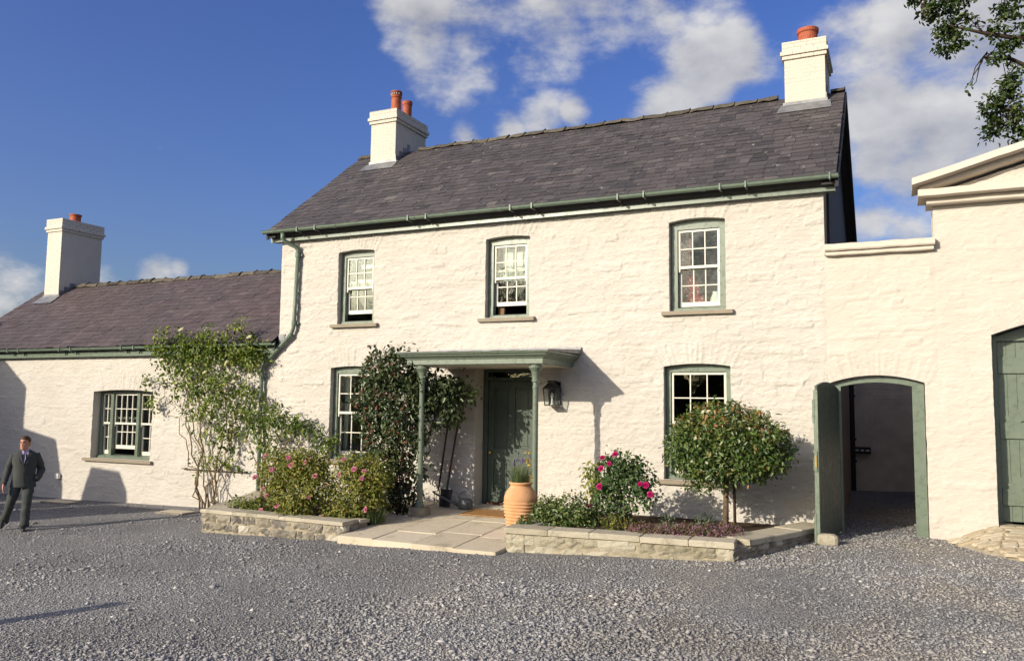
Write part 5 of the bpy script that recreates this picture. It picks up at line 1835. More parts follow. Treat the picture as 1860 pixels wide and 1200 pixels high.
def flower_mesh(name, rad, petals, layers, mat):
    V = []; F = []; T = []
    r = np.random.default_rng(3)
    for l in range(layers):
        n = petals
        for k in range(n):
            a = 2 * math.pi * (k + .5 * l) / n
            tilt = .25 + .45 * l
            R = rad * (1 - .28 * l)
            ux, uy = math.cos(a), math.sin(a)
            sx, sy = -uy, ux
            b = len(V)
            for (s, w, h) in ((.05, .0, 0), (.55, .42, .35), (1.0, .36, .8), (1.08, 0, .95), (1.0, -.36, .8), (.55, -.42, .35)):
                out = s * R * math.cos(tilt * h)
                z = s * R * math.sin(tilt * h) + .2 * R * l * .4
                V.append((ux * out + sx * w * R, uy * out + sy * w * R, z))
            F += [(b, b + 1, b + 2, b + 3), (b, b + 3, b + 4, b + 5)]; T += [r.random()] * 2
    me = raw_mesh(name, V, np.array(F), T)
    me.materials.append(mat)
    return me

def flowers(parent, me, pts, dirs, name='flower', seed=0):
    r = random.Random(seed)
    for p, d in zip(pts, dirs):
        o = bpy.data.objects.new(name, me)
        COL.objects.link(o)
        o.location = p
        o.rotation_euler = Vector(d).to_track_quat('Z', 'Y').to_euler()
        s = r.uniform(.8, 1.2)
        o.scale = (s, s, s)
        adopt(o, parent)

F_PINK = flower_mesh('rose_bloom', .043, 6, 3, M['petal_pink'])
F_MAG = flower_mesh('damask_bloom', .041, 6, 3, M['petal_magenta'])
F_WHITE = flower_mesh('white_bloom', .05, 5, 2, M['petal_white'])
F_WHITE_S = flower_mesh('small_white_bloom', .024, 5, 2, M['petal_white'])

# ---- climbing rose on the wing
cr = thing('climbing_rose', 'tall straggly climbing rose with fresh green leaves on the wing wall', 'climbing plant', (-13.15, -.25, -.38))
r = np.random.default_rng(101)
tops = [(-14.6, 2.9), (-14.2, 3.3), (-13.6, 3.4), (-13.0, 3.1), (-12.5, 3.3), (-12.1, 2.8), (-14.8, 2.3), (-13.4, 2.2), (-12.5, 1.6)]
pp = []
for i, (tx, tz) in enumerate(tops):
    b = (-13.15 + r.normal(0, .16), -.22 + r.normal(0, .05), -.42)
    mid = (-13.2 + (tx + 13.2) * .5 + r.normal(0, .12), -.22, tz * .38 + r.normal(0, .1))
    path = wander(b, mid, 7, .06, r) + wander(mid, (tx, -.22 - r.random() * .15, tz), 8, .08, r)[1:]
    pp.append((path, .012 + .009 * r.random(), .004))
    for q in range(3):                                     # side shoots
        s0 = path[4 + 3 * q]
        e0 = (s0[0] + r.normal(0, .35), s0[1] - .06, s0[2] + .25 + .3 * r.random())
        pp.append((wander(s0, e0, 4, .03, r), .006, .0025))
stems(cr, pp, M['stem_brown'], 'cane')
foliage(cr, 'foliage', M['leaf_rose'], [(-14.4, -.30, 2.95, .75, .26, .42, 3.2), (-13.6, -.32, 3.02, .7, .28, .42, 3.4), (-12.75, -.30, 2.95, .72, .26, .40, 3.4), (-12.15, -.25, 2.80, .38, .2, .45, 1.6),
                                         (-13.9, -.28, 2.30, .72, .24, .45, 2.6), (-13.0, -.3, 2.2, .75, .26, .5, 2.6), (-12.2, -.26, 1.95, .42, .22, .5, 1.5),
                                         (-13.5, -.26, 1.55, .55, .22, .45, 1.2), (-12.7, -.26, 1.35, .6, .22, .48, 1.5), (-12.9, -.24, .75, .55, .18, .45, .65), (-13.5, -.22, .65, .3, .15, .5, .3), (-15.25, -.2, 2.35, .28, .12, .14, .25), (-14.95, -.2, 1.95, .2, .12, .4, .25),
                                         (-14.4, -.3, 3.35, .5, .2, .16, .35), (-13.35, -.28, 3.45, .12, .12, .22, .2), (-12.5, -.3, 3.45, .35, .16, .2, .4)],
        4900, .074, .56, 102, 9, .062, .25, .45, .55)
flowers(cr, F_WHITE, [(-14.0, -.45, 3.42), (-12.1, -.42, 3.22), (-12.6, -.48, 2.72), (-13.2, -.5, 2.5), (-12.45, -.45, 2.3)], [(0, -.6, .7)] * 5)

# ---- dark spray behind the pink roses
sp_ = thing('arching_shrub', 'loose arching shrub with long dark leaves between downpipe and window', 'shrub', (-11.0, -.9, .05))
r = np.random.default_rng(111)
pp = []
for (tx, ty, tz) in ((-11.6, -.5, 1.55), (-11.2, -.55, 1.75), (-10.8, -.6, 1.55), (-10.35, -.6, 1.5), (-10.1, -.6, 1.3), (-11.9, -.6, 1.2), (-10.6, -.8, 1.2)):
    pp.append((wander((-11.0 + r.normal(0, .1), -.95, .02), (tx, ty, tz), 6, .05, r, .25), .016, .005))
stems(sp_, pp, M['stem_brown'], 'branch')
foliage(sp_, 'foliage', M['leaf_rose'], [(-11.6, -.6, 1.50, .36, .26, .28, 2), (-11.15, -.6, 1.62, .36, .26, .22, 2), (-10.75, -.65, 1.42, .30, .24, .18, 1.2), (-10.35, -.6, 1.42, .20, .18, .18, 1), (-10.0, -.6, 1.12, .22, .18, .14, .7), (-11.3, -.7, 1.1, .5, .26, .26, 1.6)],
        1000, .10, .36, 112, 6, .075, .3, .5, .38)

# ---- pink roses
def rose_bush(name, label, base, blobs, n, seed, mat, fl_mesh, fl_pts, leaf=.05, clump=6, spread=.055, stem_n=11, tone=.5, group=None, shell=.5):
    t = thing(name, label, 'shrub', base, group)
    r = np.random.default_rng(seed)
    B = np.array(blobs, float)
    pp = []
    for i in range(stem_n):
        k = r.integers(len(B)); c = B[k, :3] + r.normal(0, .35, 3) * B[k, 3:6]
        pp.append((wander((base[0] + r.normal(0, .1), base[1] + r.normal(0, .07), base[2] - .03), c, 5, .03, r, .05), .010, .003))
    stems(t, pp, M['stem_brown'], 'stem', 5)
    foliage(t, 'foliage', mat, blobs, n, leaf, .6, seed + 1, clump, spread, shell, .3, tone)
    if fl_pts:
        flowers(t, fl_mesh, fl_pts, [(r.normal(0, .3), -.8, .5 + r.normal(0, .25)) for _ in fl_pts], 'flower', seed)
    return t
def on_front(px):
    """points given as (x, z) on the bush's camera side"""
    return px
rose_bush('pink_rose_bush', 'broad pink-flowered rose bush in the left raised bed', (-9.25, -2.2, .03),
          [(-9.65, -2.15, .72, .42, .36, .34, 3), (-9.10, -2.2, .80, .42, .36, .30, 3), (-9.25, -2.3, .38, .55, .34, .30, 2.6), (-8.75, -2.2, .5, .34, .32, .34, 2), (-9.0, -2.55, .12, .3, .22, .14, .8)],
          8200, 121, M['leaf_pink'], F_PINK, [(-9.78, -2.42, .98), (-9.2, -2.5, .98), (-9.55, -2.5, .77), (-9.95, -2.45, .62), (-9.72, -2.5, .44), (-9.62, -2.52, .34), (-9.1, -2.55, .86), (-8.85, -2.5, .92), (-9.35, -2.58, .2), (-8.75, -2.5, .36), (-9.75, -2.5, .08), (-8.68, -2.45, .70)], .046)
rose_bush('pink_rose_bush', 'smaller pink-flowered rose bush under the left ground floor window', (-8.0, -2.1, .03),
          [(-8.15, -2.1, .80, .34, .32, .24, 2.4), (-7.80, -2.1, .70, .30, .30, .30, 2.2), (-8.0, -2.15, .36, .40, .32, .32, 2.4), (-8.2, -2.4, .12, .3, .2, .14, .7)],
          5600, 131, M['leaf_pink'], F_PINK, [(-8.15, -2.42, .99), (-7.95, -2.4, .84), (-7.75, -2.4, .82), (-7.78, -2.42, .70), (-8.22, -2.42, .74), (-7.70, -2.4, .22), (-8.5, -2.5, .06), (-8.38, -2.5, .05)], .046)

def tuft(name, label, c, n, h, spread, mat, seed, cat='plant', w=.05, group=None, sub='blades', parent=None, bend=.45):
    t = parent or thing(name, label, cat, c, group)
    r = np.random.default_rng(seed)
    V = []; F = []; T = []
    for i in range(n):
        a = r.random() * 6.283; rr_ = spread * r.random() ** .5 * .5
        p = np.array([c[0] + math.cos(a) * rr_, c[1] + math.sin(a) * rr_, c[2]])
        L = h * (.6 + .5 * r.random()); out = np.array([math.cos(a), math.sin(a), 0]) * (bend * r.random() + .05)
        side = np.array([-math.sin(a + r.normal(0, .8)), math.cos(a), 0]); side /= np.linalg.norm(side)
        b = len(V); k = 4
        for q in range(k + 1):
            u = q / k
            cc = p + np.array([0, 0, 1]) * L * (u - .25 * bend * u * u) + out * L * u * u
            ww = w * h * (1 - u) ** .6 * .5 + .0008
            V += [cc - side * ww, cc + side * ww]
        tn = np.clip(r.normal(.5, .2), 0, 1)
        for q in range(k):
            F.append((b + 2 * q, b + 2 * q + 1, b + 2 * q + 3, b + 2 * q + 2)); T.append(tn)
    mk(sub, np.array(V), np.array(F), mat, t, T)
    return t
tuft('grass_clump', 'arching grassy clump at the end of the left bed by the porch', (-7.72, -2.12, -.02), 150, .34, .32, M['leaf_grass'], 141, 'grass clump', .045, bend=.9)
t = thing('ground_cover_plant', 'low dark green plant behind the left bed coping', 'plant', (-10.35, -2.1, .0))
foliage(t, 'foliage', M['leaf_pink'], [(-10.55, -2.05, .07, .32, .3, .12, 1), (-10.1, -2.25, .08, .3, .2, .13, 1)], 800, .045, .55, 142, 6, .05, .4, .1, .3)

# ---- honeysuckle over the left porch column
hs_ = thing('porch_climber', 'dense dark climber with pinkish bud clusters round the left porch column', 'climbing plant', (-7.9, -1.15, .0))
r = np.random.default_rng(151)
pp = []
for i in range(9):
    tx = -8.5 + r.random() * 1.2
    pp.append((wander((-7.85 + r.normal(0, .12), -1.2 + r.normal(0, .08), .0), (tx, -1.2 + r.normal(0, .12), 1.2 + r.random() * 1.3), 7, .05, r), .018, .006))
stems(hs_, pp, M['bark_dark'], 'vine')
hb = [(-8.35, -1.12, 2.42, .38, .32, .36, 2.6), (-7.95, -1.15, 2.5, .36, .32, .28, 2.0), (-8.4, -1.12, 1.85, .42, .34, .42, 3.0), (-7.95, -1.18, 1.85, .40, .36, .42, 2.8),
      (-8.3, -1.1, 1.25, .36, .32, .4, 2.4), (-7.85, -1.15, 1.2, .34, .32, .42, 2.2), (-8.0, -1.1, .7, .36, .3, .38, 1.9), (-7.95, -1.1, .28, .36, .3, .3, 1.6),
      (-7.62, -1.0, 2.28, .34, .3, .26, 1.6), (-7.5, -1.0, 1.95, .3, .28, .3, 1.3), (-7.55, -.85, 2.15, .4, .4, .36, 1.5), (-7.05, -.75, 2.12, .36, .3, .26, 1.3), (-7.15, -.7, 1.80, .34, .26, .26, 1.1), (-7.5, -.85, 1.65, .3, .3, .22, .8), (-8.55, -1.1, 2.8, .12, .1, .14, .12), (-8.0, -1.15, 2.84, .3, .2, .08, .25), (-7.55, -1.1, .75, .14, .16, .22, .3), (-7.5, -1.1, 1.25, .12, .14, .2, .22), (-8.8, -1.1, 1.95, .16, .12, .2, .3)]
foliage(hs_, 'foliage', M['leaf_dark'], hb, 9400, .075, .52, 152, 6, .06, .5, .6, .45)
rb = np.random.default_rng(153)
pts, od, _ = blob_points(rb, hb[:8], 2200, .96, 6, .022)
m_ = (od[:, 1] < .25)
pts, od = pts[m_], od[m_]
V, F, T = leaf_mesh(pts, rand_unit(rb, len(pts)), rand_unit(rb, len(pts)), np.full(len(pts), .036), .7, rb.random(len(pts)))
mk('bud_clusters', V, F, M['berry'], hs_, T, kind='stuff')

# ---- right bed
rose_bush('glossy_shrub', 'rounded evergreen shrub with small glossy leaves beside the terracotta jar', (-4.6, -1.75, .12),
          [(-4.85, -1.75, .30, .30, .28, .22, 2), (-4.45, -1.75, .34, .32, .3, .24, 2), (-4.65, -1.9, .22, .42, .3, .2, 2), (-4.25, -1.8, .2, .22, .22, .14, 1)],
          4200, 161, M['leaf_bush'], None, None, .042, 7, .04, 9, .5)
rose_bush('magenta_rose_bush', 'upright rose bush with bright magenta blooms and bare lower stems', (-3.72, -1.5, .14),
          [(-3.95, -1.5, .82, .26, .26, .30, 2.2), (-3.60, -1.5, .88, .28, .26, .30, 2.4), (-3.78, -1.5, 1.02, .28, .24, .18, 1.4), (-3.4, -1.5, .66, .16, .18, .24, .9), (-3.98, -1.5, .52, .22, .22, .24, 1.2), (-3.7, -1.5, .45, .22, .2, .2, .7)],
          3000, 171, M['leaf_mag'], F_MAG, [(-3.78, -1.78, 1.20), (-3.98, -1.76, 1.14), (-4.02, -1.78, .72), (-3.86, -1.8, 1.06), (-3.42, -1.72, .78), (-3.34, -1.7, .77), (-3.28, -1.68, .64), (-4.22, -1.7, .42), (-4.0, -1.76, .98)], .052, 6, .045, 17, .5, shell=.35)
t = thing('lime_green_climber', 'wispy lime green climber between jar and magenta rose', 'plant', (-4.22, -1.3, .12))
r = np.random.default_rng(181)
stems(t, [(wander((-4.2, -1.3, .1), (-4.3 + r.normal(0, .08), -1.3, .95), 6, .04, r), .008, .003) for _ in range(3)], M['stem_green'], 'stem', 5)
foliage(t, 'foliage', M['leaf_lime'], [(-4.3, -1.32, .88, .12, .1, .16, 1), (-4.26, -1.32, .62, .13, .1, .24, 1.4), (-4.2, -1.32, .38, .14, .1, .16, .8)], 260, .075, .45, 182, 4, .05, .4, .8, .5)

# ---- clipped standard
sd = thing('standard_tree', 'clipped lollipop tree with a dense rounded crown in the right bed', 'tree', (-2.30, -1.1, .12))
stems(sd, [([(-2.33, -1.1, .08), (-2.32, -1.1, .5), (-2.31, -1.1, .95), (-2.28, -1.1, 1.35)], .045, .032)], M['bark'], 'trunk', 10)
stems(sd, [([(-2.20, -1.06, .08), (-2.205, -1.06, .6), (-2.22, -1.06, 1.2)], .022, .020)], M['bark_dark'], 'stake', 8)
r = np.random.default_rng(190)
stems(sd, [(wander((-2.29, -1.1, 1.0), (-2.31 + .75 * math.cos(a) * e, -1.1 + .55 * math.sin(a) * e, 1.25 + .5 * r.random()), 4, .04, r), .018, .006) for a, e in [(i * .7, .6 + .4 * r.random()) for i in range(9)]], M['bark'], 'limb', 6)
cb_ = [(-2.32, -1.1, 1.38, .80, .66, .55, 6), (-2.70, -1.1, 1.30, .50, .5, .44, 2.5), (-1.92, -1.1, 1.36, .50, .5, .48, 2.5), (-2.35, -1.15, 1.62, .52, .5, .36, 2), (-2.55, -1.25, 1.0, .42, .4, .26, 1.3), (-2.0, -1.2, 1.12, .4, .4, .24, 1.1), (-2.75, -1.25, .84, .12, .12, .16, .15), (-1.6, -1.1, 1.30, .2, .3, .3, .8), (-2.9, -1.1, 1.55, .16, .2, .16, .4), (-2.6, -1.1, 1.82, .2, .2, .14, .35)]
foliage(sd, 'crown', M['leaf_std'], cb_, 14500, .056, .46, 191, 8, .05, .78, .25, .44, tips=(1.5, .30))
rb = np.random.default_rng(192)
pts, od, _ = blob_points(rb, cb_[:4], 110, .98, 1, .02)
m_ = od[:, 1] < .1
flowers(sd, F_WHITE_S, [tuple(p) for p in pts[m_]][:34], [tuple(d) for d in od[m_]][:34], 'blossom')

# ---- creeping plants along the right coping
for k, (x, y, rx_, h, mm, lab) in enumerate([(-3.22, -2.30, .23, .15, 'leaf_thyme', 'purple creeping thyme mat nearest the magenta rose'), (-2.88, -2.27, .21, .15, 'leaf_thyme', 'purple creeping thyme mat, second from the magenta rose'),
                                            (-2.62, -2.22, .22, .16, 'leaf_thyme', 'purple creeping thyme mat in the middle of the row'), (-2.36, -2.18, .22, .16, 'leaf_thyme', 'purple creeping thyme mat left of the bed corner'), (-2.12, -1.95, .22, .16, 'leaf_thyme', 'purple creeping thyme mat in the bed corner below the tree'),
                                            (-3.62, -2.15, .27, .19, 'leaf_pink', 'low yellow-green cushion plant under the magenta rose'), (-2.98, -1.85, .13, .2, 'leaf_grey', 'small grey-green plant behind the thyme, nearer the rose'), (-2.52, -1.7, .16, .22, 'leaf_grey', 'small grey-green plant behind the thyme, nearer the tree'), (-4.95, -2.35, .13, .12, 'leaf_bush', 'small dark plant at the foot of the jar')]):
    t = thing('creeping_thyme' if mm == 'leaf_thyme' else 'cushion_plant', lab, 'plant', (x, y, .13), 'low plants along the right bed')
    foliage(t, 'foliage', M[mm], [(x, y, .18, rx_, rx_ * .8, h, 1)], 1300 if mm == 'leaf_thyme' else 420, .022 if mm == 'leaf_thyme' else .036, .6, 200 + k, 6, .022, .6, -.3, .40)

# ---- planting in the jar
lv = thing('lavender_plant', 'grassy lavender with a yellow flower spike growing in the jar', 'plant', (-5.27, -1.82, .66))
tuft('', '', (-5.27, -1.82, .66), 230, .33, .26, M['leaf_grass'], 211, parent=lv, w=.02, bend=.35)
r = np.random.default_rng(212)
for k in range(15):
    a = r.random() * 6.28; e = r.random() * .13
    p0 = (-5.27 + .04 * math.cos(a), -1.82 + .04 * math.sin(a), .70); p1 = (-5.27 + (e + .05) * math.cos(a), -1.82 + e * math.sin(a), 1.0 + .12 * r.random())
    stems(lv, [(wander(p0, p1, 3, .006, r), .003, .002)], M['stem_green'], 'flower_stalk', 4)
    m_ = MB(); m_.lathe([(.002, -.045), (.008, -.03), (.009, 0), (.006, .02), (.001, .035)], p1, 6); m_.build('flower_head', M['petal_lav'], lv)
stems(lv, [([(-5.20, -1.80, .68), (-5.17, -1.80, .95), (-5.16, -1.80, 1.18)], .006, .004)], M['stem_green'], 'flower_stalk', 5)
foliage(lv, 'yellow_spike', M['petal_yellow'], [(-5.165, -1.80, 1.05, .035, .035, .14, 1), (-5.14, -1.8, .85, .08, .06, .1, .6)], 70, .028, .6, 213, 4, .02, .5, -.2, .5)

# ---- oak reaching over from behind the coach house
ok = thing('oak_tree', 'dark oak with leafy boughs hanging in at the upper right', 'tree', (6.6, 9.5, 0))
r = np.random.default_rng(301)
stems(ok, [([(6.6, 9.5, -.3), (6.5, 9.4, 2.5), (6.35, 9.2, 5.5), (6.2, 9.0, 8.0), (6.0, 8.9, 10.5), (5.8, 8.9, 13)], .48, .16)], M['bark_dark'], 'trunk', 12)
LB = [[(6.2, 9.0, 8.0), (5.0, 8.2, 9.4), (3.9, 7.5, 9.9), (2.7, 7.0, 9.98), (1.9, 6.7, 10.15), (1.25, 6.5, 10.35)],
      [(6.1, 9.0, 9.3), (4.8, 8.0, 10.4), (3.6, 7.4, 10.9), (2.4, 7.0, 11.1), (1.3, 6.6, 11.0), (.7, 6.3, 10.6)],
      [(6.3, 9.1, 6.5), (5.2, 8.3, 7.6), (4.2, 7.7, 8.2), (3.2, 7.3, 8.4), (2.2, 7.0, 8.5)],
      [(6.2, 9.0, 7.5), (5.0, 8.2, 8.4), (3.9, 7.6, 8.9), (3.0, 7.2, 9.25), (2.45, 7.1, 9.62), (1.9, 7.0, 9.72)],
      [(6.2, 9.0, 8.5), (7.2, 8.4, 10.0), (8.6, 8.0, 11)], [(6.1, 9.0, 9.5), (6.8, 10.4, 11), (7.4, 11.8, 12.4)], [(6.3, 9.1, 7), (7.6, 9.8, 8.4), (9, 10.2, 9.2)]]
stems(ok, [(p, .11, .022) for p in LB], M['bark_dark'], 'limb', 8)
tw = []
def twigs(n, c, R, root):
    for _ in range(n):
        d = r.normal(size=3); d /= np.linalg.norm(d)
        tw.append((wander(root, np.array(c) + d * np.array(R) * .8, 4, .06, r), .018, .005))
ob = [(1.05, 6.45, 10.35, .34, .3, .30, 1.6), (1.55, 6.6, 10.45, .36, .3, .30, 1.6), (1.35, 6.5, 9.85, .30, .28, .30, 1.5), (1.75, 6.65, 10.05, .22, .25, .26, .9), (1.25, 6.5, 9.45, .26, .22, .16, .8), (.85, 6.4, 10.7, .4, .35, .22, 1.2), (1.55, 6.55, 9.55, .2, .2, .2, .5),
      (2.35, 6.9, 10.25, .26, .26, .30, 1.0), (2.15, 6.85, 9.75, .22, .24, .26, .8), (2.2, 6.85, 9.35, .22, .22, .22, .7), (2.6, 7.0, 9.55, .2, .2, .16, .5), (2.75, 7.0, 9.9, .2, .2, .16, .45), (2.6, 7.0, 10.5, .25, .25, .12, .4), (2.05, 6.8, 9.1, .16, .16, .16, .3), (3.3, 7.2, 10.4, .5, .4, .5, .8),
      (2.75, 7.0, 8.25, .34, .32, .22, 1.3), (2.45, 6.95, 7.85, .26, .3, .34, 1.3), (2.95, 7.1, 7.75, .34, .36, .42, 1.8), (3.5, 7.3, 7.9, .5, .5, .5, 1.8), (2.5, 6.95, 7.35, .24, .26, .26, .9), (3.0, 7.1, 7.2, .28, .3, .24, .8), (2.0, 6.85, 8.38, .22, .16, .09, .35), (2.9, 7.0, 8.55, .25, .2, .14, .5), (3.2, 7.15, 6.95, .25, .25, .2, .4), (4.2, 7.6, 8.0, .7, .6, .6, 1.5),
      (4.4, 7.8, 10.6, .9, .7, .6, 1.5), (6.5, 8.8, 12.6, 1.8, 1.8, 1.2, 3), (8.5, 8.4, 11, 1.6, 1.5, 1.2, 2), (7.2, 11.4, 12, 1.8, 1.6, 1.3, 2), (8.8, 10, 9.4, 1.4, 1.3, 1.0, 1.5), (5.6, 8.4, 11.6, 1.3, 1.2, .9, 2)]
ob = [(x + (-.12 if k < 7 else .0 if k < 15 else -.45), y, z + (.42 if k < 15 else .68), a * .82, b * .82, c * .82, w * .55) if k < 24 else (x, y, z, a, b, c, w) for k, (x, y, z, a, b, c, w) in enumerate(ob)]
for (cx_, cy_, cz_, a, b, c, w_) in ob[:24]:
    best = min((np.linalg.norm(np.array(q) - np.array((cx_, cy_, cz_))), q) for p in LB for q in p[2:])
    twigs(3, (cx_, cy_, cz_), (a, b, c), best[1])
stems(ok, tw, M['bark_dark'], 'twig', 5)
foliage(ok, 'crown', M['leaf_oak'], ob, 8200, .095, .55, 302, 12, .075, .3, .2, .4)

# ================================================================== walking man
def loft(rings, n=22, cap=True):
    """rings: (cx, cy, cz, rx, ry[, power]) ellipses; returns verts, faces"""
    V = []; F = []
    for q in rings:
        cx_, cy_, cz_, rx_, ry_ = q[:5]
        p = q[5] if len(q) > 5 else 1.0
        for k in range(n):
            a = 2 * math.pi * k / n
            c, s = math.cos(a), math.sin(a)
            V.append((cx_ + math.copysign(abs(c) ** p, c) * rx_, cy_ + math.copysign(abs(s) ** p, s) * ry_, cz_))
    for i in range(len(rings) - 1):
        for k in range(n):
            F.append((i * n + k, i * n + (k + 1) % n, (i + 1) * n + (k + 1) % n, (i + 1) * n + k))
    if cap:
        F.append(tuple(range(n - 1, -1, -1))); F.append(tuple((len(rings) - 1) * n + k for k in range(n)))
    return V, F

M['skin'] = mat_plain('skin', (0.48, 0.235, 0.155), 0.55, 0.3, var=0.1, nscale=20, bump=0.05)
M['suit'] = mat_plain('grey_suit_cloth', (0.062, 0.066, 0.062), 0.85, 0.15, var=0.12, nscale=14, bump=0.25)
M['suit_lapel'] = mat_plain('suit_lapel_cloth', (0.055, 0.058, 0.056), 0.8, 0.15, var=0.1, nscale=14, bump=0.2)
M['shirt'] = mat_plain('lilac_shirt', (0.46, 0.40, 0.55), 0.8, 0.1, bump=0.1)
M['tie'] = mat_plain('purple_tie', (0.11, 0.075, 0.19), 0.5, 0.3, bump=0.1)
M['shoe'] = mat_plain('black_shoe_leather', (0.012, 0.012, 0.012), 0.3, 0.5)
M['hair'] = mat_plain('brown_hair', (0.085, 0.045, 0.022), 0.65, 0.3, var=0.4, nscale=60, bump=0.6)
M['eye'] = mat_plain('dark_eye', (0.03, 0.02, 0.015), 0.3, 0.5, bump=0)

man = thing('person', 'man in a dark grey suit and lilac shirt walking across the shaded gravel', 'person', (-13.90, -3.85, float(ground_z(-13.90, -3.85))))
PZ = float(ground_z(-13.90, -3.85)) + .012
TH = math.radians(50)
def place(V):
    c, s = math.cos(TH), math.sin(TH)
    return [(-13.90 + (x * c - y * s) * .935, -3.85 + (x * s + y * c) * .935, PZ + z * .935) for x, y, z in V]
def part(name, VF, mat, parent, smooth=True, sub=0):
    mb = MB()
    for V, F in VF:
        mb.add(place(V), F)
    o = mb.build(name, mat, parent, smooth=smooth)
    if sub:
        m = o.modifiers.new('subdivision', 'SUBSURF'); m.levels = sub; m.render_levels = sub
    return o
def tube_vf(path, rad, n=14, sq=(1, 1)):
    t = MB(); t.tube(path, rad, n, True, .5, sq); return t.v, t.f
# head turned a little to his right
HY = math.radians(-24)
def head_turn(V):
    c, s = math.cos(HY), math.sin(HY)
    return [(.0 + x * c - y * s - .012, -.035 + x * s + y * c, z) for x, y, z in V]
hr = [(0, -.030, 1.452, .022, .022), (0, -.038, 1.458, .040, .042), (0, -.030, 1.475, .054, .062), (0, -.018, 1.50, .062, .076), (0, -.010, 1.53, .067, .084), (0, -.004, 1.56, .071, .088), (0, 0, 1.59, .074, .092), (0, .004, 1.62, .076, .096), (0, .006, 1.65, .073, .095), (0, .008, 1.675, .062, .084), (0, .010, 1.692, .044, .062), (0, .010, 1.702, .02, .03)]
hV, hF = loft(hr, 28)
hV = [list(v) for v in hV]
for v in hV:                                            # brow, eye sockets, nose, cheeks, mouth
    x, y, z = v
    if y < -.03:
        g = lambda cx_, cz_, sx, sz: math.exp(-((x - cx_) / sx) ** 2 - ((z - cz_) / sz) ** 2)
        v[1] -= .020 * g(0, 1.548, .013, .016) + .010 * g(0, 1.575, .010, .022) + .006 * g(0, 1.612, .05, .010)
        v[1] += .010 * g(.03, 1.592, .016, .011) + .010 * g(-.03, 1.592, .016, .011)
        v[1] -= .006 * g(0, 1.505, .022, .006) - .005 * g(0, 1.518, .02, .005)
        v[1] -= .006 * g(.042, 1.555, .018, .016) + .006 * g(-.042, 1.555, .018, .016)
head = (head_turn([tuple(v) for v in hV]), hF)
ears = []
for sx in (-1, 1):
    eV, eF = loft([(sx * .070, .012, 1.545, .006, .010), (sx * .078, .016, 1.555, .010, .016), (sx * .082, .020, 1.58, .011, .022), (sx * .080, .022, 1.60, .009, .020), (sx * .074, .02, 1.612, .005, .008)], 10)
    ears.append((head_turn(eV), eF))
neck = loft([(0, 0, 1.36, .075, .07), (0, -.005, 1.42, .058, .06), (-.006, -.015, 1.47, .055, .06), (-.01, -.022, 1.53, .053, .06)], 18)
torso = loft([(0, 0, .80, .12, .09), (0, 0, .92, .165, .11), (0, 0, 1.05, .150, .10), (0, 0, 1.22, .165, .11), (0, 0, 1.36, .165, .09), (0, 0, 1.42, .07, .06)], 20)
# limbs: right leg trails at the picture's left, left leg leads
R_LEG = [(-.095, .0, .92), (-.14, -.02, .70), (-.19, -.03, .48), (-.255, .13, .27), (-.305, .24, .125)]
L_LEG = [(.085, 0, .92), (.085, -.07, .70), (.08, -.13, .48), (.075, -.15, .25), (.07, -.17, .07)]
R_ARM = [(-.17, .005, 1.365), (-.235, .02, 1.22), (-.268, .03, 1.08), (-.29, -.05, .94), (-.305, -.11, .83)]
L_ARM = [(.17, .005, 1.365), (.235, .06, 1.22), (.268, .10, 1.08), (.25, .0, .98), (.205, -.075, .91)]
limbs = [tube_vf(R_LEG, [.09, .075, .055, .05, .04]), tube_vf(L_LEG, [.09, .075, .055, .05, .04]), tube_vf(R_ARM, [.055, .047, .04, .036, .028]), tube_vf(L_ARM, [.055, .047, .04, .036, .028])]
hand = []
wx, wy, wz = R_ARM[-1]
hand.append(loft([(wx, wy, wz + .03, .022, .028), (wx - .003, wy - .008, wz - .01, .020, .036), (wx - .004, wy - .014, wz - .06, .019, .042), (wx - .002, wy - .018, wz - .09, .016, .040)], 14))
for k, L_ in enumerate((.075, .085, .08, .062)):
    y0 = wy - .048 + k * .021
    hand.append(tube_vf([(wx - .002, y0, wz - .075), (wx + .002, y0 - .004, wz - .085 - L_ * .45), (wx + .016, y0 - .004, wz - .085 - L_ * .8), (wx + .028, y0 - .002, wz - .085 - L_)], [.0105, .010, .009, .0075], 8))
hand.append(tube_vf([(wx - .004, wy - .035, wz - .03), (wx - .002, wy - .062, wz - .06), (wx + .006, wy - .070, wz - .095)], [.013, .011, .008], 8))
body = part('body', [head] + ears + [neck, torso] + limbs + hand, M['skin'], man)
rm = body.modifiers.new('skin_surface', 'REMESH'); rm.mode = 'VOXEL'; rm.voxel_size = .006; rm.use_smooth_shade = True
sm_ = body.modifiers.new('relax', 'SMOOTH'); sm_.factor = .4; sm_.iterations = 2

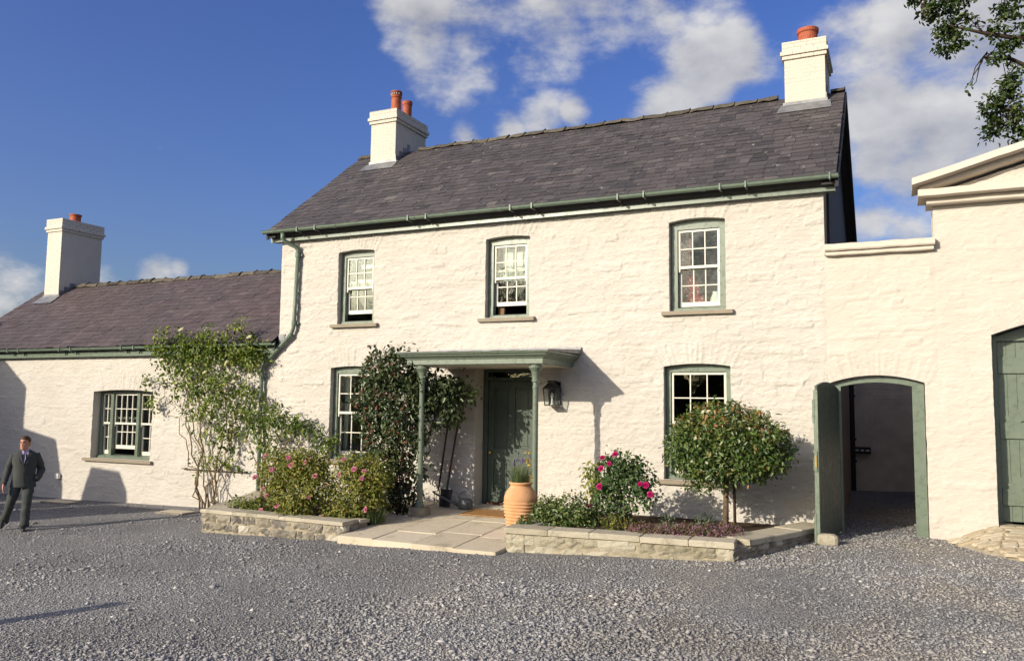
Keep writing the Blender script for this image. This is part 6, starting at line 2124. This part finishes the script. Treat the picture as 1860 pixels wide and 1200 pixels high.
# hair: cap over the crown, sides and back
rh = random.Random(5)
hV2, hF2 = loft([(0, .030, 1.535, .072, .068), (0, .026, 1.57, .078, .078), (0, .022, 1.60, .082, .086), (0, .014, 1.635, .085, .100), (0, .006, 1.665, .082, .106), (0, .004, 1.69, .068, .092), (0, .006, 1.712, .042, .060), (0, .008, 1.72, .014, .02)], 26)
hV2 = [(x + rh.uniform(-.003, .003), (max(y, -.045 + (1.645 - z) * .8) if z < 1.645 else y) + rh.uniform(-.003, .003), z + rh.uniform(-.004, .004)) for x, y, z in hV2]
part('hair', [(head_turn(hV2), hF2)], M['hair'], man)
for sx in (-1, 1):
    part('eye', [(head_turn(v), f) for v, f in [loft([(sx * .030, -.078, 1.584, .004, .004), (sx * .030, -.082, 1.588, .011, .007), (sx * .030, -.082, 1.592, .011, .007), (sx * .030, -.078, 1.596, .004, .004)], 10)]], M['eye'], man)
    part('eyebrow', [(head_turn(v), f) for v, f in [tube_vf([(sx * .014, -.092, 1.608), (sx * .032, -.091, 1.612), (sx * .050, -.080, 1.606)], [.004, .005, .003], 6)]], M['hair'], man)
M['lip'] = mat_plain('lip', (0.36, 0.14, 0.10), 0.5, 0.3, bump=0)
part('mouth', [(head_turn(v), f) for v, f in [tube_vf([(-.022, -.088, 1.511), (0, -.096, 1.512), (.022, -.088, 1.511)], [.002, .005, .002], 6)]], M['lip'], man)

# trousers
def cloth_tube(path, rad, seed, n=18, amp=.006, sq=(1, 1), sub=4):
    P = [Vector(p) for p in path]; pts = []; rr_ = []
    for i in range(len(P) - 1):
        for q in range(sub):
            t = q / sub
            pts.append(P[i].lerp(P[i + 1], t)); rr_.append(rad[i] + (rad[i + 1] - rad[i]) * t)
    pts.append(P[-1]); rr_.append(rad[-1])
    V, F = tube_vf(pts, rr_, n, sq)
    V = np.array(V); c = np.repeat(np.array([tuple(p) for p in pts]), n, 0)
    d = V - c; L_ = np.linalg.norm(d, axis=1, keepdims=True)
    f = 1 + amp * 22 * fbm(V[:, 0] * 9 + V[:, 2] * 6, V[:, 2] * 17 + V[:, 1] * 5, seed, 3)[:, None]
    return [tuple(v) for v in (c + d * f)], F
tr_hip = loft([(0, 0, 1.02, .185, .125), (0, 0, .95, .195, .135), (0, .005, .86, .200, .140), (-.005, .0, .80, .185, .13)], 22)
part('trousers', [tr_hip, cloth_tube(R_LEG[:-1] + [(-.305, .235, .115)], [.100, .096, .080, .074, .080], 1, amp=.028), cloth_tube(L_LEG[:-1] + [(.07, -.165, .055)], [.100, .096, .082, .076, .082], 2, amp=.028)], M['suit'], man)
# jacket with sleeves
jr = [(0, .0, .77, .212, .158, .95), (0, .0, .80, .210, .155, .95), (0, 0, .90, .198, .146, .95), (0, 0, 1.02, .185, .135, .95), (0, 0, 1.12, .192, .138, .95), (0, 0, 1.22, .208, .142, .92), (0, .0, 1.31, .222, .132, .9), (0, .006, 1.365, .222, .112, .9), (0, .012, 1.405, .180, .092, .95), (0, .016, 1.44, .110, .080), (0, .018, 1.462, .082, .072)]
jV, jF = loft(jr, 40, False)
jV = np.array(jV)
jV[:, :2] *= 1 + .2 * fbm(jV[:, 0] * 9 + jV[:, 2] * 3, jV[:, 2] * 11, 8, 3)[:, None]
jk = part('jacket', [([tuple(v) for v in jV], jF), cloth_tube(R_ARM, [.070, .070, .062, .056, .050], 3, amp=.028), cloth_tube(L_ARM, [.070, .070, .064, .058, .052], 4, amp=.028)], M['suit'], man)
sd_ = jk.modifiers.new('thickness', 'SOLIDIFY'); sd_.thickness = .004
# shirt front, tie, lapels, buttons
def front_y(x, z):
    rx_ = np.interp(z, [q[2] for q in jr], [q[3] for q in jr]); ry_ = np.interp(z, [q[2] for q in jr], [q[4] for q in jr]); cy_ = np.interp(z, [q[2] for q in jr], [q[1] for q in jr])
    return cy_ - ry_ * (max(0, 1 - (abs(x) / rx_) ** 2.2)) ** .5
def patch(pts, off, th=.004):
    n = len(pts)
    V = [(x, front_y(x, z) - off, z) for x, z in pts] + [(x, front_y(x, z) - off + th, z) for x, z in pts]
    return V, [tuple(range(n)), tuple(range(2 * n - 1, n - 1, -1))] + [(i, n + i, n + (i + 1) % n, (i + 1) % n) for i in range(n)]
part('shirt', [patch([(-.062, 1.46), (-.060, 1.40), (-.04, 1.30), (0, 1.20), (.04, 1.30), (.060, 1.40), (.062, 1.46)], .012), loft([(-.004, -.006, 1.43, .070, .072), (-.006, -.010, 1.472, .062, .066), (-.006, -.010, 1.485, .060, .064)], 20, False)], M['shirt'], man, smooth=False)
part('tie', [patch([(-.016, 1.44), (-.010, 1.405), (-.026, 1.30), (0, 1.215), (.026, 1.30), (.010, 1.405), (.016, 1.44)], .020)], M['tie'], man, smooth=False)
for sx in (-1, 1):
    part('lapel', [patch([(sx * .066, 1.46), (sx * .112, 1.395), (sx * .118, 1.34), (sx * .095, 1.35), (sx * .06, 1.24), (sx * .004, 1.165), (sx * .012, 1.21), (sx * .045, 1.32), (sx * .060, 1.40)][::sx], .022, .006)], M['suit_lapel'], jk, smooth=False)
for z in (1.13, 1.03, .93):
    part('button', [loft([(.012, front_y(.012, z) - .010, z - .008, .004, .003), (.012, front_y(.012, z) - .012, z, .009, .004), (.012, front_y(.012, z) - .010, z + .008, .004, .003)], 8)], M['shoe'], jk)
part('jacket_edge', [patch([(-.004, 1.165), (.004, 1.165), (.012, .98), (.03, .77), (.018, .765), (.002, .98)], .010, .005)], M['suit_lapel'], jk, smooth=False)
# shoes
def shoe(cx_, cy_, z0, yaw, pitch):
    V, F = loft([(0, 0, 0, .045, .135, .8), (0, 0, .012, .047, .138, .8), (0, .002, .03, .046, .134, .85), (0, .018, .055, .042, .105, .9), (0, .05, .08, .038, .062), (0, .065, .105, .036, .045)], 20)
    c, s = math.cos(yaw), math.sin(yaw); cp_, sp2 = math.cos(pitch), math.sin(pitch)
    out = []
    for x, y, z in V:
        y2, z2 = y * cp_ - z * sp2, y * sp2 + z * cp_
        out.append((cx_ + x * c - y2 * s, cy_ + x * s + y2 * c, z0 + z2))
    return out, F
part('shoe', [shoe(.065, -.225, 0.0, .1, -.06)], M['shoe'], man)
part('shoe', [shoe(-.310, .165, .075, -.2, .5)], M['shoe'], man)

# ================================================================== beyond the left edge and behind the viewer
barn = thing('barn', 'stone barn left of the yard that shades the wing', 'barn', (-25, -8, -.45))
A_ = np.array([-22.80, -6.0]); dd = np.array([.458, .889]); pv = np.array([-.889, .458])
def bp(a, b, z):
    p = A_ - dd * a + pv * b
    return (p[0], p[1], z)
def oprism(mb, poly, a0, a1):
    """profile of (b, z) points swept along the barn's length"""
    n = len(poly)
    V = [bp(a0, b, z) for b, z in poly] + [bp(a1, b, z) for b, z in poly]
    mb.add(V, [tuple(range(n)), tuple(range(2 * n - 1, n - 1, -1))] + [(i, n + i, n + (i + 1) % n, (i + 1) % n) for i in range(n)])
m_ = MB(); oprism(m_, [(0.0, -.8), (0.0, 4.85), (2.6, 6.4), (5.2, 4.85), (5.2, -.8)], 0.1, 8); m_.build('walls', M['bedstone'], barn)
m_ = MB(); oprism(m_, [(-.08, 4.86), (2.6, 6.52), (2.6, 6.42), (-.08, 4.74)], 0, 8.1); oprism(m_, [(5.28, 4.86), (2.6, 6.52), (2.6, 6.42), (5.28, 4.74)], 0, 8.1); m_.build('roof', M['slate_dark'], barn)
m_ = MB(); oprism(m_, [(-1.55, -.8), (-1.45, 2.9), (-1.15, 3.93), (-.01, 3.95), (-.01, -.8)], .3, 4); m_.build('lean_to', M['bedstone'], barn)
caster_mb = MB(); oprism(caster_mb, [(-3.45, -.8), (-3.40, 3.2), (-3.15, 3.62), (-2.3, 3.52), (-2.05, 2.8), (-1.95, -.8)], .2, 1.0)  # unseen mass shaped so that its shadow falls on the wing wall
o = caster_mb.build('shadow_lump', M['wood_dark']); tag(o, 'unseen mass added to cast the second shadow on the wing wall', 'shadow caster')
yw = thing('yard_wall', 'high stone yard wall beyond the left edge', 'wall', (-17.5, -5.4, -.4))
m_ = MB(); oprism(m_, [(-5.6, -.8), (-5.6, 3.0), (-5.5, 3.1), (-3.6, 2.75), (-3.5, -.8)], .0, .4); m_.build('masonry', M['bedstone'], yw)
gp = MB()
gp.tube([(-9.55, -10.85, -.6), (-9.54, -10.85, .5), (-9.56, -10.87, 1.42)], [.13, .12, .10], 10)  # unseen upright added only to throw a dark streak over the gravel
gp.tube([(-9.72, -10.76, .72), (-9.40, -10.94, .45)], [.11, .09], 10)
o = gp.build('streak_caster', M['wood']); tag(o, 'unseen post shape added to cast the streak across the near gravel', 'post')

M['leaf_hedge'] = mat_leaf('hedge_leaf', [(0.0, (0.010, 0.016, 0.006)), (1.0, (0.045, 0.060, 0.018))], .1)
tg = [(-34, 8), (-29.5, 9), (-24.5, 11), (-19.5, 10.5), (-14.5, 7.5), (-9.5, 7), (-4, 7.5), (1.5, 7), (7, 8), (13, 9)]
labs = ['leftmost', 'second', 'third', 'fourth', 'fifth', 'sixth', 'seventh', 'eighth', 'ninth', 'rightmost']
for k, (tx, th_) in enumerate(tg):
    t = thing('yard_tree', 'dark tree behind the viewer, %s of the row from the barn' % labs[k], 'tree', (tx, -37, -.4), 'trees behind the yard')
    stems(t, [([(tx, -37, -.6), (tx + .1, -37, th_ * .4), (tx, -37, th_ * .75)], .3, .1)], M['bark_dark'], 'trunk', 8)
    rr2 = np.random.default_rng(400 + k)
    bl = [(tx + rr2.normal(0, 1.1), -37 + rr2.normal(0, .7), th_ * f, 2.2, 1.6, th_ * .17, 1) for f in (.14, .22, .34, .46, .58, .70, .82)]
    foliage(t, 'crown', M['leaf_hedge'], bl, 1500, .55, .6, 410 + k, 6, .3, .3, .3, .4)
field = mk('field', np.array([(-300, -300, -.15), (300, -300, -.15), (300, -33, -.15), (-300, -33, -.15)]) + np.array([0, 0, .05]), np.array([[0, 1, 2, 3]]), M['field'])
field['kind'] = 'structure'; field['label'] = 'rough grass field behind the yard'
